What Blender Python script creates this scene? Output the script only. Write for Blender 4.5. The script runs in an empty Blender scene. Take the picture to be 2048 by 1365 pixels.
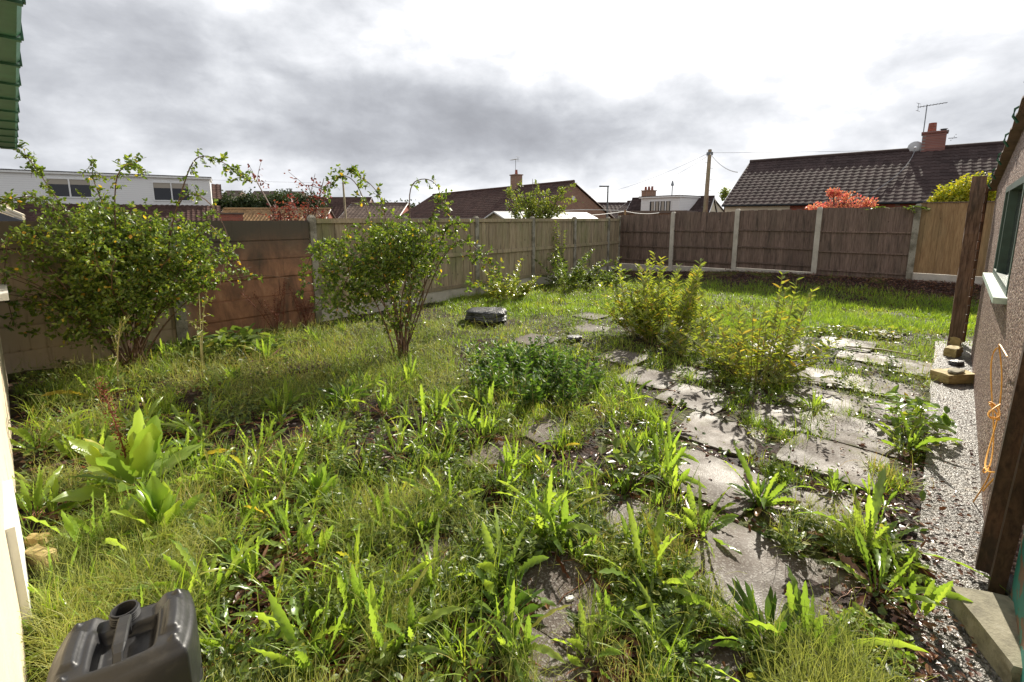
import bpy, math, random
import numpy as np
from mathutils import Vector, noise
rng = np.random.default_rng(7); random.seed(7)
R = math.radians
S = bpy.context.scene; COL = S.collection

# ---------------------------------------------------------------- camera, world, sun
PITCH = R(9); F = 930.0; CYP = 585.3; EYE = 1.7
cam = bpy.data.cameras.new('camera'); co = bpy.data.objects.new('camera', cam); COL.objects.link(co)
co.location = (0, 0, EYE); co.rotation_euler = (R(90) - PITCH, 0, 0)
cam.sensor_width = 36; cam.lens = F * 36 / 2048; cam.shift_y = -97.2 / 2048
cam.clip_start = 0.02; cam.clip_end = 2000
S.camera = co
SUN_AZ = R(31); SUN_EL = R(33)
sd = Vector((math.sin(SUN_AZ) * math.cos(SUN_EL), math.cos(SUN_AZ) * math.cos(SUN_EL), math.sin(SUN_EL)))
sun = bpy.data.lights.new('sun', 'SUN'); sun.energy = 5.0; sun.angle = R(0.6); sun.color = (1.0, 0.93, 0.80)
so = bpy.data.objects.new('sun', sun); COL.objects.link(so); so.rotation_euler = (-sd).to_track_quat('-Z', 'Y').to_euler()
S.view_settings.view_transform = 'Standard'; S.view_settings.look = 'None'
S.view_settings.gamma = 1; S.view_settings.exposure = 0.74


class NT:
    def __init__(s, tree): s.t = tree; s.n = tree.nodes; s.l = tree.links
    def node(s, typ, **kw):
        n = s.n.new(typ)
        for k, v in kw.items(): setattr(n, k, v)
        return n
    def put(s, sock, v):
        if v is None: return
        if isinstance(v, bpy.types.NodeSocket): s.l.new(v, sock)
        else: sock.default_value = v
    def math(s, op, a, b=None, c=None, clamp=False):
        n = s.node('ShaderNodeMath', operation=op, use_clamp=clamp)
        for i, v in enumerate((a, b, c)):
            if v is not None: s.put(n.inputs[i], v)
        return n.outputs[0]
    def noise(s, vec, scale, detail=4, rough=.55, dist=0.):
        n = s.node('ShaderNodeTexNoise'); s.put(n.inputs['Vector'], vec); n.inputs['Scale'].default_value = scale
        n.inputs['Detail'].default_value = detail; n.inputs['Roughness'].default_value = rough
        n.inputs['Distortion'].default_value = dist
        return n.outputs['Fac']
    def vor(s, vec, scale, out='Distance', feature='F1', rand=1.):
        n = s.node('ShaderNodeTexVoronoi', feature=feature); s.put(n.inputs['Vector'], vec); n.inputs['Scale'].default_value = scale
        n.inputs['Randomness'].default_value = rand
        return n.outputs[out]
    def ramp(s, fac, stops, interp='LINEAR'):
        n = s.node('ShaderNodeValToRGB'); s.put(n.inputs[0], fac); e = n.color_ramp.elements; n.color_ramp.interpolation = interp
        while len(e) < len(stops): e.new(.5)
        for i, (p, c) in enumerate(stops):
            e[i].position = p; e[i].color = (c[0], c[1], c[2], 1) if hasattr(c, '__len__') else (c, c, c, 1)
        return n.outputs[0]
    def mix(s, fac, a, b, blend='MIX'):
        n = s.node('ShaderNodeMix', data_type='RGBA', blend_type=blend)
        s.put(n.inputs[0], fac)
        for i, v in ((6, a), (7, b)):
            if not isinstance(v, bpy.types.NodeSocket): v = (v[0], v[1], v[2], 1)
            s.put(n.inputs[i], v)
        return n.outputs[2]
    def smooth(s, v, a, b):
        n = s.node('ShaderNodeMapRange', interpolation_type='SMOOTHSTEP'); s.put(n.inputs[0], v)
        n.inputs[1].default_value = a; n.inputs[2].default_value = b
        return n.outputs[0]
    def scalev(s, vec, xyz, loc=(0, 0, 0), rot=(0, 0, 0)):
        n = s.node('ShaderNodeMapping'); s.put(n.inputs[0], vec); n.inputs[3].default_value = xyz
        n.inputs[1].default_value = loc; n.inputs[2].default_value = rot
        return n.outputs[0]
    def bump(s, h, strength=.5, dist=.01):
        n = s.node('ShaderNodeBump'); s.put(n.inputs['Height'], h); n.inputs['Strength'].default_value = strength
        n.inputs['Distance'].default_value = dist
        return n.outputs[0]


# world: sky texture seen through a procedural cloud deck
wd = bpy.data.worlds.new('World'); S.world = wd; wd.use_nodes = True; wd.node_tree.nodes.clear()
w = NT(wd.node_tree)
sky = w.node('ShaderNodeTexSky', sky_type='NISHITA'); sky.sun_disc = False; sky.sun_elevation = SUN_EL; sky.sun_rotation = SUN_AZ
tc = w.node('ShaderNodeTexCoord').outputs['Generated']
sep = w.node('ShaderNodeSeparateXYZ'); w.put(sep.inputs[0], tc); dx, dy, dz = sep.outputs
zz = w.math('ADD', w.math('MAXIMUM', dz, 0.), .10)
cmb = w.node('ShaderNodeCombineXYZ'); w.put(cmb.inputs[0], w.math('DIVIDE', dx, zz)); w.put(cmb.inputs[1], w.math('DIVIDE', dy, zz))
uv = cmb.outputs[0]
az_ = w.math('ARCTAN2', dx, dy)                       # radians to the right of the view axis
el_ = w.math('ARCSINE', dz)
SKYO = (11., 5.)
ac = w.node('ShaderNodeCombineXYZ'); w.put(ac.inputs[0], w.math('ADD', az_, SKYO[0])); w.put(ac.inputs[1], w.math('ADD', w.math('MULTIPLY', el_, 1.7), SKYO[1])); ae = ac.outputs[0]
n1 = w.noise(uv, .8, 6, .5, .2); n2 = w.noise(ae, 2.6, 8, .54, .12); n3 = w.noise(ae, 7.5, 8, .58, .2)
nn = w.math('ADD', w.math('MULTIPLY', n1, .15), w.math('ADD', w.math('MULTIPLY', n2, .62), w.math('MULTIPLY', n3, .30)))
nn = w.math('SUBTRACT', nn, .535)
# dark belly of the cloud bank: a band at about 12 degrees, heaviest left of centre
def gauss(v, c, s): return w.math('POWER', 2.718, w.math('MULTIPLY', w.math('POWER', w.math('DIVIDE', w.math('ABSOLUTE', w.math('SUBTRACT', v, c)), s), 2.), -1.))
band = w.math('MULTIPLY', gauss(el_, .185, .085), gauss(az_, -.06, .50))
band2 = w.math('MULTIPLY', gauss(el_, .27, .12), gauss(az_, -.62, .38))
sdn = w.node('ShaderNodeVectorMath', operation='DOT_PRODUCT'); w.put(sdn.inputs[0], tc); sdn.inputs[1].default_value = sd
glow = w.math('POWER', w.math('MAXIMUM', sdn.outputs['Value'], 0.), 7.)
hz = gauss(el_, 0.03, .07)
v = w.math('ADD', w.math('MULTIPLY', nn, 3.0), .68)
v = w.math('SUBTRACT', v, w.math('MULTIPLY', band, .40))
v = w.math('SUBTRACT', v, w.math('MULTIPLY', band2, .22))
v = w.math('ADD', v, w.math('MULTIPLY', glow, .38))
v = w.math('ADD', v, w.math('MULTIPLY', hz, .12))
v = w.math('ADD', v, w.math('MULTIPLY', gauss(el_, .40, .12), .26))
v = w.math('SUBTRACT', v, w.math('MULTIPLY', w.smooth(el_, .5, .95), .55))
v = w.math('SUBTRACT', v, w.math('MULTIPLY', w.smooth(dy, .15, -.5), .06))
cc = w.ramp(v, [(0, (2.5, 2.58, 2.82)), (.25, (3.05, 3.15, 3.42)), (.45, (3.7, 3.82, 4.1)), (.65, (4.75, 4.88, 5.15)), (.85, (5.9, 6.0, 6.25)), (1, (8.0, 8.0, 8.0))])
blue = w.math('MULTIPLY', w.smooth(w.noise(uv, 1.7, 5, .5, .2), .60, .70), w.math('MULTIPLY', w.smooth(el_, .33, .42), .7))
cc = w.mix(blue, cc, sky.outputs[0])
bg = w.node('ShaderNodeBackground'); w.put(bg.inputs[0], cc); bg.inputs[1].default_value = 0.098
wo = w.node('ShaderNodeOutputWorld'); w.l.new(bg.outputs[0], wo.inputs[0])

# ---------------------------------------------------------------- picture <-> place
cP, sP = math.cos(PITCH), math.sin(PITCH)
def proj(x, y, z):
    z = z - EYE; zf = y * cP - z * sP; yu = y * sP + z * cP
    return 1024 + F * x / zf, CYP - F * yu / zf
def ray(px, py):
    a = (px - 1024) / F; b = (CYP - py) / F
    return a, cP + b * sP, -sP + b * cP
def G(px, py, z=0.):
    a, b, d = ray(px, py); t = (z - EYE) / d
    return np.array((a * t, b * t, z))
def WZ(px, py, zf):
    a, b, d = ray(px, py)
    return np.array((a * zf, b * zf, EYE + d * zf))
D = np.array((.656, .755)); E_ = np.array((.755, -.656)); C0 = np.array((3.5, 15.3))   # fence directions and the far corner
def fenceL(s): return C0 - D * s
def fenceB(s): return C0 + E_ * s
_a, _b = G(1941, 715), G(1972, 1165); WALLK = (_a[0] - _b[0]) / (_a[1] - _b[1]); WALLC = _a[0] - WALLK * _a[1]      # shed wall line: x = K*y + C
def sm(a, b, v): t = np.clip((v - a) / (b - a), 0, 1); return t * t * (3 - 2 * t)
_NZ = np.random.default_rng(3).random((64, 64))
def vn(x, y, f=1., seed=0):
    x = np.asarray(x) * f + seed * 7.3; y = np.asarray(y) * f + seed * 3.1
    i = np.floor(x).astype(int); j = np.floor(y).astype(int); u = x - i; v_ = y - j; u = u * u * (3 - 2 * u); v_ = v_ * v_ * (3 - 2 * v_)
    g = lambda a, b: _NZ[a % 64, b % 64]
    return (g(i, j) * (1 - u) + g(i + 1, j) * u) * (1 - v_) + (g(i, j + 1) * (1 - u) + g(i + 1, j + 1) * u) * v_
def height(x, y):
    x = np.asarray(x, float); y = np.asarray(y, float)
    db = (C0[0] - x) * D[0] + (C0[1] - y) * D[1]; eb = (x - C0[0]) * E_[0] + (y - C0[1]) * E_[1]
    z = .30 * sm(3.0, .3, db) * sm(-1, 5.5, eb) + .05 * sm(4, 0, db)
    inside = sm(-.6, .6, db)
    z = z + inside * ((vn(x, y, 1.1, 1) - .5) * .07 + (vn(x, y, 4, 2) - .5) * .035 + (vn(x, y, 13, 3) - .5) * .02)
    return z * inside + (1 - inside) * -.05

# ---------------------------------------------------------------- mesh helpers
class MB:
    def __init__(s): s.v = []; s.q = []; s.t = []; s.poly = []; s.n = 0; s.qm = []; s.pm = []
    def add(s, v, q, tint=0.5, m=0):
        v = np.asarray(v, float).reshape(-1, 3); q = np.asarray(q, int).reshape(-1, 4)
        s.v.append(v); s.q.append(q + s.n); s.qm.append(np.full(len(q), m))
        s.t.append(np.broadcast_to(np.asarray(tint, float), (len(v),)).copy()); s.n += len(v)
    def faces(s, v, polys, tint=.5, m=0):
        v = np.asarray(v, float).reshape(-1, 3)
        s.v.append(v); s.t.append(np.full(len(v), float(tint)))
        for p in polys: s.poly.append([i + s.n for i in p]); s.pm.append(m)
        s.n += len(v)
    def box(s, c, size, ax=None, tint=.5, m=0, taper=1.):
        c = np.asarray(c, float); h = np.asarray(size, float) / 2
        ax = np.eye(3) if ax is None else np.asarray(ax, float)
        sg = np.array([(-1, -1, -1), (1, -1, -1), (1, 1, -1), (-1, 1, -1), (-1, -1, 1), (1, -1, 1), (1, 1, 1), (-1, 1, 1)], float)
        l = sg * h; l[4:, :2] *= taper
        s.add(c + l @ ax, [(3, 2, 1, 0), (4, 5, 6, 7), (0, 1, 5, 4), (1, 2, 6, 5), (2, 3, 7, 6), (3, 0, 4, 7)], tint, m)
    def tube(s, pts, r, k=5, tint=.5, m=0, cap=True):
        pts = np.asarray(pts, float); n = len(pts); r = np.broadcast_to(np.asarray(r, float), (n,))
        tan = np.gradient(pts, axis=0); tan /= np.linalg.norm(tan, axis=1)[:, None] + 1e-9
        ref = np.array((0, 0, 1.)) if abs(tan[0][2]) < .9 else np.array((1., 0, 0))
        a = np.cross(tan, ref); a /= np.linalg.norm(a, axis=1)[:, None] + 1e-9; b = np.cross(tan, a)
        th = np.arange(k) * 2 * np.pi / k
        ring = pts[:, None] + r[:, None, None] * (a[:, None] * np.cos(th)[None, :, None] + b[:, None] * np.sin(th)[None, :, None])
        i = np.arange(n - 1)[:, None] * k; j = np.arange(k)[None]; j2 = (j + 1) % k
        q = np.stack([i + j, i + j2, i + k + j2, i + k + j], -1).reshape(-1, 4)
        base = s.n; s.add(ring.reshape(-1, 3), q, tint, m)
        if cap:
            s.poly.append([base + x for x in range(k)][::-1]); s.poly.append([base + (n - 1) * k + x for x in range(k)]); s.pm += [m, m]
    def build(s, name, mats, parent=None, smooth=False, loc=None):
        me = bpy.data.meshes.new(name)
        V = np.concatenate(s.v) if s.v else np.zeros((0, 3))
        if loc is not None: V = V - np.asarray(loc, float)
        Q = np.concatenate(s.q) if s.q else np.zeros((0, 4), int)
        nl = Q.size + sum(len(p) for p in s.poly); nf = len(Q) + len(s.poly)
        me.vertices.add(len(V)); me.vertices.foreach_set('co', V.ravel())
        me.loops.add(nl); me.polygons.add(nf)
        li = np.concatenate([Q.ravel()] + [np.array(p) for p in s.poly]) if nf else np.zeros(0, int)
        me.loops.foreach_set('vertex_index', li.astype(np.int32))
        tot = np.concatenate([np.full(len(Q), 4), np.array([len(p) for p in s.poly], int)]).astype(np.int32)
        st = np.concatenate([[0], np.cumsum(tot)[:-1]]).astype(np.int32)
        me.polygons.foreach_set('loop_start', st)
        try: me.polygons.foreach_set('loop_total', tot)
        except Exception: pass
        if not isinstance(mats, (list, tuple)): mats = [mats]
        for m in mats: me.materials.append(m)
        if len(mats) > 1:
            mi = np.concatenate(s.qm + [np.array(s.pm, int)]).astype(np.int32); me.polygons.foreach_set('material_index', mi)
        me.polygons.foreach_set('use_smooth', np.full(nf, bool(smooth)))
        me.update(calc_edges=True); me.validate()
        if len(me.vertices) == len(V):
            at = me.attributes.new('tint', 'FLOAT', 'POINT'); at.data.foreach_set('value', np.concatenate(s.t).astype(np.float32))
        o = bpy.data.objects.new(name, me); COL.objects.link(o)
        if loc is not None: o.location = loc
        if parent is not None: o.parent = parent; 
        return o
def thing(name, label, cat, loc=(0, 0, 0), rz=0., group=None):
    o = bpy.data.objects.new(name, None); COL.objects.link(o); o.location = loc; o.rotation_euler = (0, 0, rz); o.empty_display_size = .2
    o['label'] = label; o['category'] = cat
    if group: o['group'] = group
    return o
def tag(o, label, cat, group=None):
    o['label'] = label; o['category'] = cat
    if group: o['group'] = group
    return o
def dup(root, loc, rz, scale=1., label=None, group=None):
    r = root.copy(); COL.objects.link(r); r.location = loc; r.rotation_euler = (0, 0, rz); r.scale = (scale,) * 3 if not hasattr(scale, '__len__') else scale
    if label: r['label'] = label
    if group: r['group'] = group
    for ch in list(root.children):
        c = ch.copy(); COL.objects.link(c); c.parent = r
        for g in ch.children:
            d = g.copy(); COL.objects.link(d); d.parent = c
    return r
def stuff(o, label, cat): o['label'] = label; o['category'] = cat; o['kind'] = 'stuff'; return o
def struct(o): o['kind'] = 'structure'; return o
def frame(u):                       # rows: along u, horizontal normal, up
    u = np.array((u[0], u[1], 0.)); u /= np.linalg.norm(u)
    return np.array([u, (-u[1], u[0], 0), (0, 0, 1.)])

def strips(root, L, W, az, lean, curl, n, prof, across=2, wave=0., wfreq=5., fold=0., twist=None, tint=None):
    root = np.asarray(root, float); N = len(root); t = np.linspace(0, 1, n + 1)
    B = lambda x: np.broadcast_to(np.asarray(x, float), (N,))[:, None]
    L, W, az, lean, curl = map(B, (L, W, az, lean, curl))
    th = lean + curl * t[None] ** 1.4; tm = (th[:, 1:] + th[:, :-1]) / 2
    r = np.concatenate([np.zeros((N, 1)), np.cumsum(np.sin(tm), 1)], 1) * L / n; z = np.concatenate([np.zeros((N, 1)), np.cumsum(np.cos(tm), 1)], 1) * L / n
    h = np.stack([np.cos(az), np.sin(az), 0 * az], -1); sdv = np.stack([-np.sin(az), np.cos(az), 0 * az], -1); up = np.array((0, 0, 1.))
    nr = -np.cos(th)[..., None] * h + np.sin(th)[..., None] * up
    c = root[:, None] + r[..., None] * h + z[..., None] * up
    if twist is not None:
        tw = (B(twist) * t[None])[..., None]; sdv, nr = np.cos(tw) * sdv + np.sin(tw) * nr, np.cos(tw) * nr - np.sin(tw) * sdv
    else: sdv = np.broadcast_to(sdv, c.shape)
    w_ = W * prof(t)[None] / 2
    aa = np.linspace(-1, 1, across); V = []
    ph = rng.random((N, 1)) * 6.28
    for a in aa:
        wv = wave * W * np.sin(t[None] * wfreq * 6.28 + ph + (a > 0) * 1.9) * abs(a) * (prof(t)[None])
        wa = w_ * (1 + (.15 * np.sin(t[None] * wfreq * 9.1 + ph * 2 + a) if wave else 0) * abs(a))
        V.append(c + sdv * (wa * a)[..., None] + nr * (fold * w_ * abs(a) + wv)[..., None])
    V = np.stack(V, 2)
    m = across; idx = np.arange(N)[:, None, None] * (n + 1) * m; i = np.arange(n)[None, :, None] * m; j = np.arange(m - 1)[None, None]
    q = np.stack([idx + i + j, idx + i + j + 1, idx + i + m + j + 1, idx + i + m + j], -1).reshape(-1, 4)
    tt = rng.random(N) if tint is None else np.broadcast_to(tint, (N,))
    if tint is None and N > 5000: tt = np.clip(tt * .6 + .75 * (vn(root[:, 0], root[:, 1], 1.9, 51) * .6 + vn(root[:, 0], root[:, 1], 6., 52) * .4) - .12, 0, .999)
    return V.reshape(-1, 3), q, np.repeat(tt, (n + 1) * m)

def norm(a): return a / (np.linalg.norm(a, axis=-1, keepdims=True) + 1e-9)
def leaflets(P, dirv, L, W, upb=.6, tint=None, fold=.25):
    N = len(P); dirv = norm(dirv); L = np.broadcast_to(L, (N,))[:, None]; W = np.broadcast_to(W, (N,))[:, None]
    nrm = norm(rng.normal(size=(N, 3)) * (1 - upb) + np.array((0, 0, 1.)) * upb)
    sdv = norm(np.cross(dirv, nrm)); nrm = np.cross(sdv, dirv)
    f = nrm * W * fold * .5
    V = np.stack([P, P + dirv * L, P + dirv * L * .33 + sdv * W * .5 + f, P + dirv * L * .72 + sdv * W * .38 + f,
                  P + dirv * L * .33 - sdv * W * .5 + f, P + dirv * L * .72 - sdv * W * .38 + f], 1)
    b = np.arange(N)[:, None] * 6
    q = np.concatenate([b + np.array([[0, 2, 3, 1]]), b + np.array([[0, 1, 5, 4]])])
    tt = rng.random(N) if tint is None else np.broadcast_to(tint, (N,))
    return V.reshape(-1, 3), q, np.repeat(tt, 6)

# ---------------------------------------------------------------- materials
def mat(name):
    m = bpy.data.materials.new(name); m.use_nodes = True; m.node_tree.nodes.clear(); t = NT(m.node_tree)
    o = t.node('ShaderNodeOutputMaterial'); b = t.node('ShaderNodeBsdfPrincipled'); t.l.new(b.outputs[0], o.inputs[0])
    t.o = o; t.b = b; t.pos = t.node('ShaderNodeNewGeometry').outputs['Position']
    t.obj = t.node('ShaderNodeTexCoord').outputs['Object']
    a = t.node('ShaderNodeAttribute'); a.attribute_name = 'tint'; t.tint = a.outputs['Fac']
    return m, t
def fin(t, col, rough=.7, spec=.5, bump=None, metal=0.):
    t.put(t.b.inputs['Base Color'], col if isinstance(col, bpy.types.NodeSocket) else (*col, 1)); t.put(t.b.inputs['Roughness'], rough)
    t.b.inputs['Specular IOR Level'].default_value = spec; t.b.inputs['Metallic'].default_value = metal
    if bump is not None: t.l.new(bump, t.b.inputs['Normal'])
def leafmat(name, stops, trans=.5, tcol=(1.25, 1.35, .55), rough=.42, spec=.45):
    m, t = mat(name)
    c = t.ramp(t.tint, stops)
    c = t.mix(.55, c, t.ramp(t.noise(t.pos, 2.2, 2), [(.3, .62), (.7, 1.15)]), 'MULTIPLY')
    sp = t.smooth(t.noise(t.pos, 85, 2), .66, .72); c = t.mix(t.math('MULTIPLY', sp, .35), c, (.10, .07, .02))
    fin(t, c, rough, spec)
    tr = t.node('ShaderNodeBsdfTranslucent'); t.put(tr.inputs[0], t.mix(1., c, (tcol[0], tcol[1], tcol[2]), 'MULTIPLY'))
    mx = t.node('ShaderNodeMixShader'); mx.inputs[0].default_value = trans
    t.l.new(t.b.outputs[0], mx.inputs[1]); t.l.new(tr.outputs[0], mx.inputs[2]); t.l.new(mx.outputs[0], t.o.inputs[0])
    return m
G1 = lambda *c: [(i / (len(c) - 1), x) for i, x in enumerate(c)]
M = {}
M['dock'] = leafmat('dock_leaf', [(0, (.13, .22, .05)), (.5, (.21, .33, .065)), (.97, (.31, .42, .085)), (.99, (.36, .36, .07)), (1, (.38, .28, .06))], .52, (1.7, 1.62, .66), .30, .7)
M['dockdark'] = leafmat('rosette_leaf', [(0, (.06, .115, .03)), (.6, (.115, .19, .04)), (1, (.18, .26, .05))], .45, (1.3, 1.5, .5), .32, .55)
M['grass'] = leafmat('grass_blade', [(0, (.14, .23, .04)), (.6, (.29, .42, .055)), (.9, (.41, .49, .08)), (1, (.50, .42, .16))], .50, (1.3, 1.32, .5), .45, .35)
M['horse'] = leafmat('horsetail_strand', [(0, (.17, .22, .075)), (.5, (.29, .33, .11)), (.85, (.42, .43, .15)), (1, (.44, .32, .17))], .42, (1.25, 1.25, .6), .5, .3)
M['weed'] = leafmat('weed_leaf', [(0, (.06, .10, .03)), (.5, (.13, .19, .05)), (.9, (.23, .30, .07)), (1, (.36, .35, .08))], .45, (1.35, 1.35, .55), .38, .5)
M['rose'] = leafmat('rose_leaf', [(0, (.07, .12, .025)), (.5, (.14, .21, .04)), (.90, (.24, .31, .05)), (.965, (.32, .37, .06)), (.985, (.62, .42, .05)), (1, (.62, .32, .05))], .42, (1.45, 1.45, .55), .38, .5)
M['redleaf'] = leafmat('red_autumn_leaf', G1((.14, .035, .03), (.22, .055, .045), (.28, .11, .06)), .4, (1.3, 1., .8), .4)
M['budd'] = leafmat('shrub_leaf', [(0, (.15, .20, .045)), (.5, (.27, .33, .06)), (.85, (.40, .43, .09)), (1, (.55, .38, .08))], .45, (1.4, 1.4, .6), .26, .8)
M['nettle'] = leafmat('nettle_leaf', G1((.07, .14, .035), (.11, .20, .045), (.18, .28, .06)), .42, (1.4, 1.45, .6), .45)
M['treeleaf'] = leafmat('garden_tree_leaf', G1((.12, .18, .035), (.22, .28, .05), (.36, .34, .08)), .4, (1.2, 1.25, .5), .4)
M['yellowleaf'] = leafmat('yellow_green_leaf', G1((.20, .26, .02), (.42, .44, .03), (.62, .50, .05)), .4, (1.2, 1.2, .5), .4)
M['acer'] = leafmat('acer_leaf', G1((.60, .10, .14), (.70, .24, .14), (.72, .42, .20)), .45, (1.1, 1., .85), .5)
M['hedge'] = leafmat('distant_leaf', G1((.025, .045, .015), (.05, .08, .022), (.09, .10, .035)), .25, (1.1, 1.2, .5), .6)
M['dead'] = leafmat('dead_leaf', G1((.06, .022, .018), (.13, .05, .03), (.26, .13, .06), (.10, .035, .035)), .15, (1.1, .9, .6), .32, .6)
M['seed'] = leafmat('seed_head', G1((.11, .025, .015), (.20, .05, .02)), .1, (1, 1, 1), .7)
def simple(name, col, rough=.6, spec=.5, metal=0., nz=None, bump=None):
    m, t = mat(name); c = col
    if nz:
        sc, amt = nz; c = t.mix(1., (col[0], col[1], col[2]), t.ramp(t.noise(t.pos, sc, 5, .6), [(.25, 1 - amt), (.75, 1 + amt * .6)]), 'MULTIPLY')
    bp = t.bump(t.noise(t.pos, bump[0], 5, .6), bump[1], bump[2]) if bump else None
    fin(t, c, rough, spec, bp, metal); return m
M['stem'] = simple('woody_stem', (.13, .075, .045), .7, nz=(14, .5), bump=(60, .5, .004))
M['redstem'] = simple('red_root_stem', (.30, .12, .05), .5, nz=(9, .5))
M['drystem'] = simple('dry_stem', (.36, .32, .13), .6, nz=(9, .4))
M['rope'] = simple('orange_rope', (.85, .42, .07), .55)
M['line'] = simple('washing_line', (.75, .75, .72), .5)
M['wire'] = simple('overhead_wire', (.25, .25, .26), .6)
M['steel'] = simple('galvanised_steel', (.22, .23, .24), .45, metal=.6)
M['lampmetal'] = simple('lamp_column_metal', (.16, .17, .17), .5, nz=(3, .2))
M['whitepvc'] = simple('white_plastic_trim', (.78, .78, .76), .35, nz=(2, .08))
M['cream'] = simple('cream_render', (.62, .55, .42), .85, nz=(1.3, .12), bump=(40, .3, .004))
M['greenpaint'] = simple('dark_green_paint', (.025, .10, .055), .45, nz=(7, .4), bump=(20, .25, .004))
M['greenpale'] = simple('weathered_green_paint', (.045, .085, .065), .5, nz=(5, .5))
M['white'] = simple('white_paint', (.75, .75, .72), .5, nz=(6, .15))
M['sillpaint'] = simple('flaking_pale_green_paint', (.42, .52, .44), .6, nz=(14, .4))
M['black'] = simple('black_gutter', (.018, .018, .02), .35)
M['dark'] = simple('painted_neck_shade', (.012, .012, .014), .8)
M['curtain'] = simple('curtain', (.38, .34, .28), .8)
M['dish'] = simple('dish_grey', (.5, .5, .5), .5)
m, t = mat('window_glass'); fin(t, (.02, .022, .028), .12, .35); M['glass'] = m
m, t = mat('concrete_grey')
c = t.mix(t.smooth(t.noise(t.pos, 5, 6), .4, .65), (.34, .31, .25), (.17, .15, .11)); c = t.mix(t.smooth(t.noise(t.pos, 60, 3), .55, .7), c, (.10, .09, .06))
fin(t, c, .85, .3, t.bump(t.noise(t.pos, 90, 5), .4, .006)); M['post'] = m
m, t = mat('pale_concrete'); c = t.ramp(t.noise(t.pos, 3, 6, .6), [(.3, (.36, .32, .26)), (.6, (.55, .50, .42)), (.8, (.62, .57, .50))])
fin(t, c, .85, .3, t.bump(t.noise(t.pos, 70, 4), .3, .005)); M['gravel'] = m
def woodmat(name, a, b, green, gamt, stain=.4):
    m, t = mat(name)
    gv = t.scalev(t.pos, (14, 14, 1.1)); g = t.noise(gv, 3.5, 6, .65, .4)
    c = t.mix(t.smooth(g, .3, .7), a, b)
    c = t.mix(.8, c, t.ramp(t.tint, [(0, .55), (.5, .95), (1, 1.35)]), 'MULTIPLY')
    c = t.mix(t.math('MULTIPLY', t.smooth(t.noise(t.scalev(t.pos, (1, 1, .45)), 1.7, 5, .6), .45, .68), gamt), c, green)
    c = t.mix(t.math('MULTIPLY', t.smooth(t.noise(t.scalev(t.pos, (5, 5, .7)), 2.3, 4), .52, .7), stain), c, (.035, .028, .022))
    kn = t.smooth(t.vor(t.scalev(t.pos, (5.5, 5.5, 3.2)), 1.), .10, .05); c = t.mix(t.math('MULTIPLY', kn, .7), c, (.05, .025, .015))
    fin(t, c, .75, .3, t.bump(g, .5, .005)); return m
M['woodgreen'] = woodmat('green_weathered_fence_board', (.27, .20, .125), (.42, .34, .22), (.19, .20, .08), .7, .4)
M['wooddark'] = woodmat('dark_weathered_fence_board', (.12, .078, .060), (.24, .165, .13), (.12, .10, .07), .3, .55)
M['woodnew'] = woodmat('newer_fence_board', (.24, .14, .065), (.38, .24, .12), (.2, .17, .09), .35, .2)
M['woodold'] = woodmat('dark_rotten_timber', (.045, .024, .018), (.13, .075, .05), (.05, .05, .03), .4, .7)
M['woodpost'] = woodmat('rough_timber_post', (.08, .045, .03), (.24, .15, .10), (.09, .08, .05), .4, .7)
m, t = mat('concrete_fence_panel')
n = t.noise(t.scalev(t.pos, (1, 1, .6)), 1.5, 7, .62, .3); xs = t.node('ShaderNodeSeparateXYZ'); t.put(xs.inputs[0], t.pos)
tanc = t.ramp(n, [(.3, (.36, .27, .18)), (.6, (.48, .37, .26)), (.8, (.54, .43, .31))])
orc = t.ramp(t.noise(t.scalev(t.pos, (1, 1, .5)), 3.2, 8, .68, .5), [(.30, (.11, .07, .045)), (.43, (.23, .115, .07)), (.55, (.36, .175, .10)), (.66, (.46, .25, .15)), (.8, (.50, .33, .21))])
c = t.mix(t.smooth(t.math('ADD', xs.outputs[0], t.math('MULTIPLY', n, .6)), -4.25, -3.95), tanc, orc)
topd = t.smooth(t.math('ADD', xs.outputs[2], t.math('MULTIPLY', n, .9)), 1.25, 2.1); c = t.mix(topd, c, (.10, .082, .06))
dr = t.smooth(t.noise(t.scalev(t.pos, (9, 9, .5)), 2., 5), .55, .75); c = t.mix(t.math('MULTIPLY', dr, .6), c, (.07, .055, .042))
fin(t, c, .8, .3, t.bump(t.noise(t.pos, 35, 6, .7), .35, .008)); M['panel'] = m
m, t = mat('soil')
n = t.noise(t.pos, 6, 8, .65); c = t.ramp(n, [(.3, (.014, .009, .008)), (.55, (.036, .021, .016)), (.75, (.07, .042, .028))])
ms = t.smooth(t.noise(t.pos, 1.3, 6, .6, .4), .50, .60); mc = t.ramp(t.noise(t.pos, 40, 4), [(.35, (.05, .085, .012)), (.7, (.17, .21, .03))])
c = t.mix(t.math('MULTIPLY', ms, .75), c, mc); lf = t.vor(t.pos, 38, 'Color'); c = t.mix(.35, c, t.ramp(lf, [(.2, (.4, .3, .3)), (.8, (1.9, 1.3, 1.1))]), 'MULTIPLY')
fin(t, c, t.ramp(n, [(.4, .55), (.6, .9)]), .22, t.bump(t.math('ADD', t.noise(t.pos, 45, 6, .7), t.math('MULTIPLY', t.vor(t.pos, 38), .5)), .9, .03)); M['soil'] = m
m, t = mat('wet_paving_concrete')
n = t.noise(t.pos, 2.2, 7, .62, .3); ag = t.vor(t.pos, 130)
c = t.ramp(n, [(.3, (.042, .031, .024)), (.5, (.092, .070, .055)), (.72, (.145, .112, .09))]); c = t.mix(t.smooth(t.vor(t.pos, 130, 'Color'), .55, .9), c, (.22, .20, .18))
ed = t.math('MULTIPLY', t.smooth(t.tint, .55, .1), t.smooth(t.noise(t.pos, 9, 5), .35, .6)); c = t.mix(ed, c, (.06, .05, .022))
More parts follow.
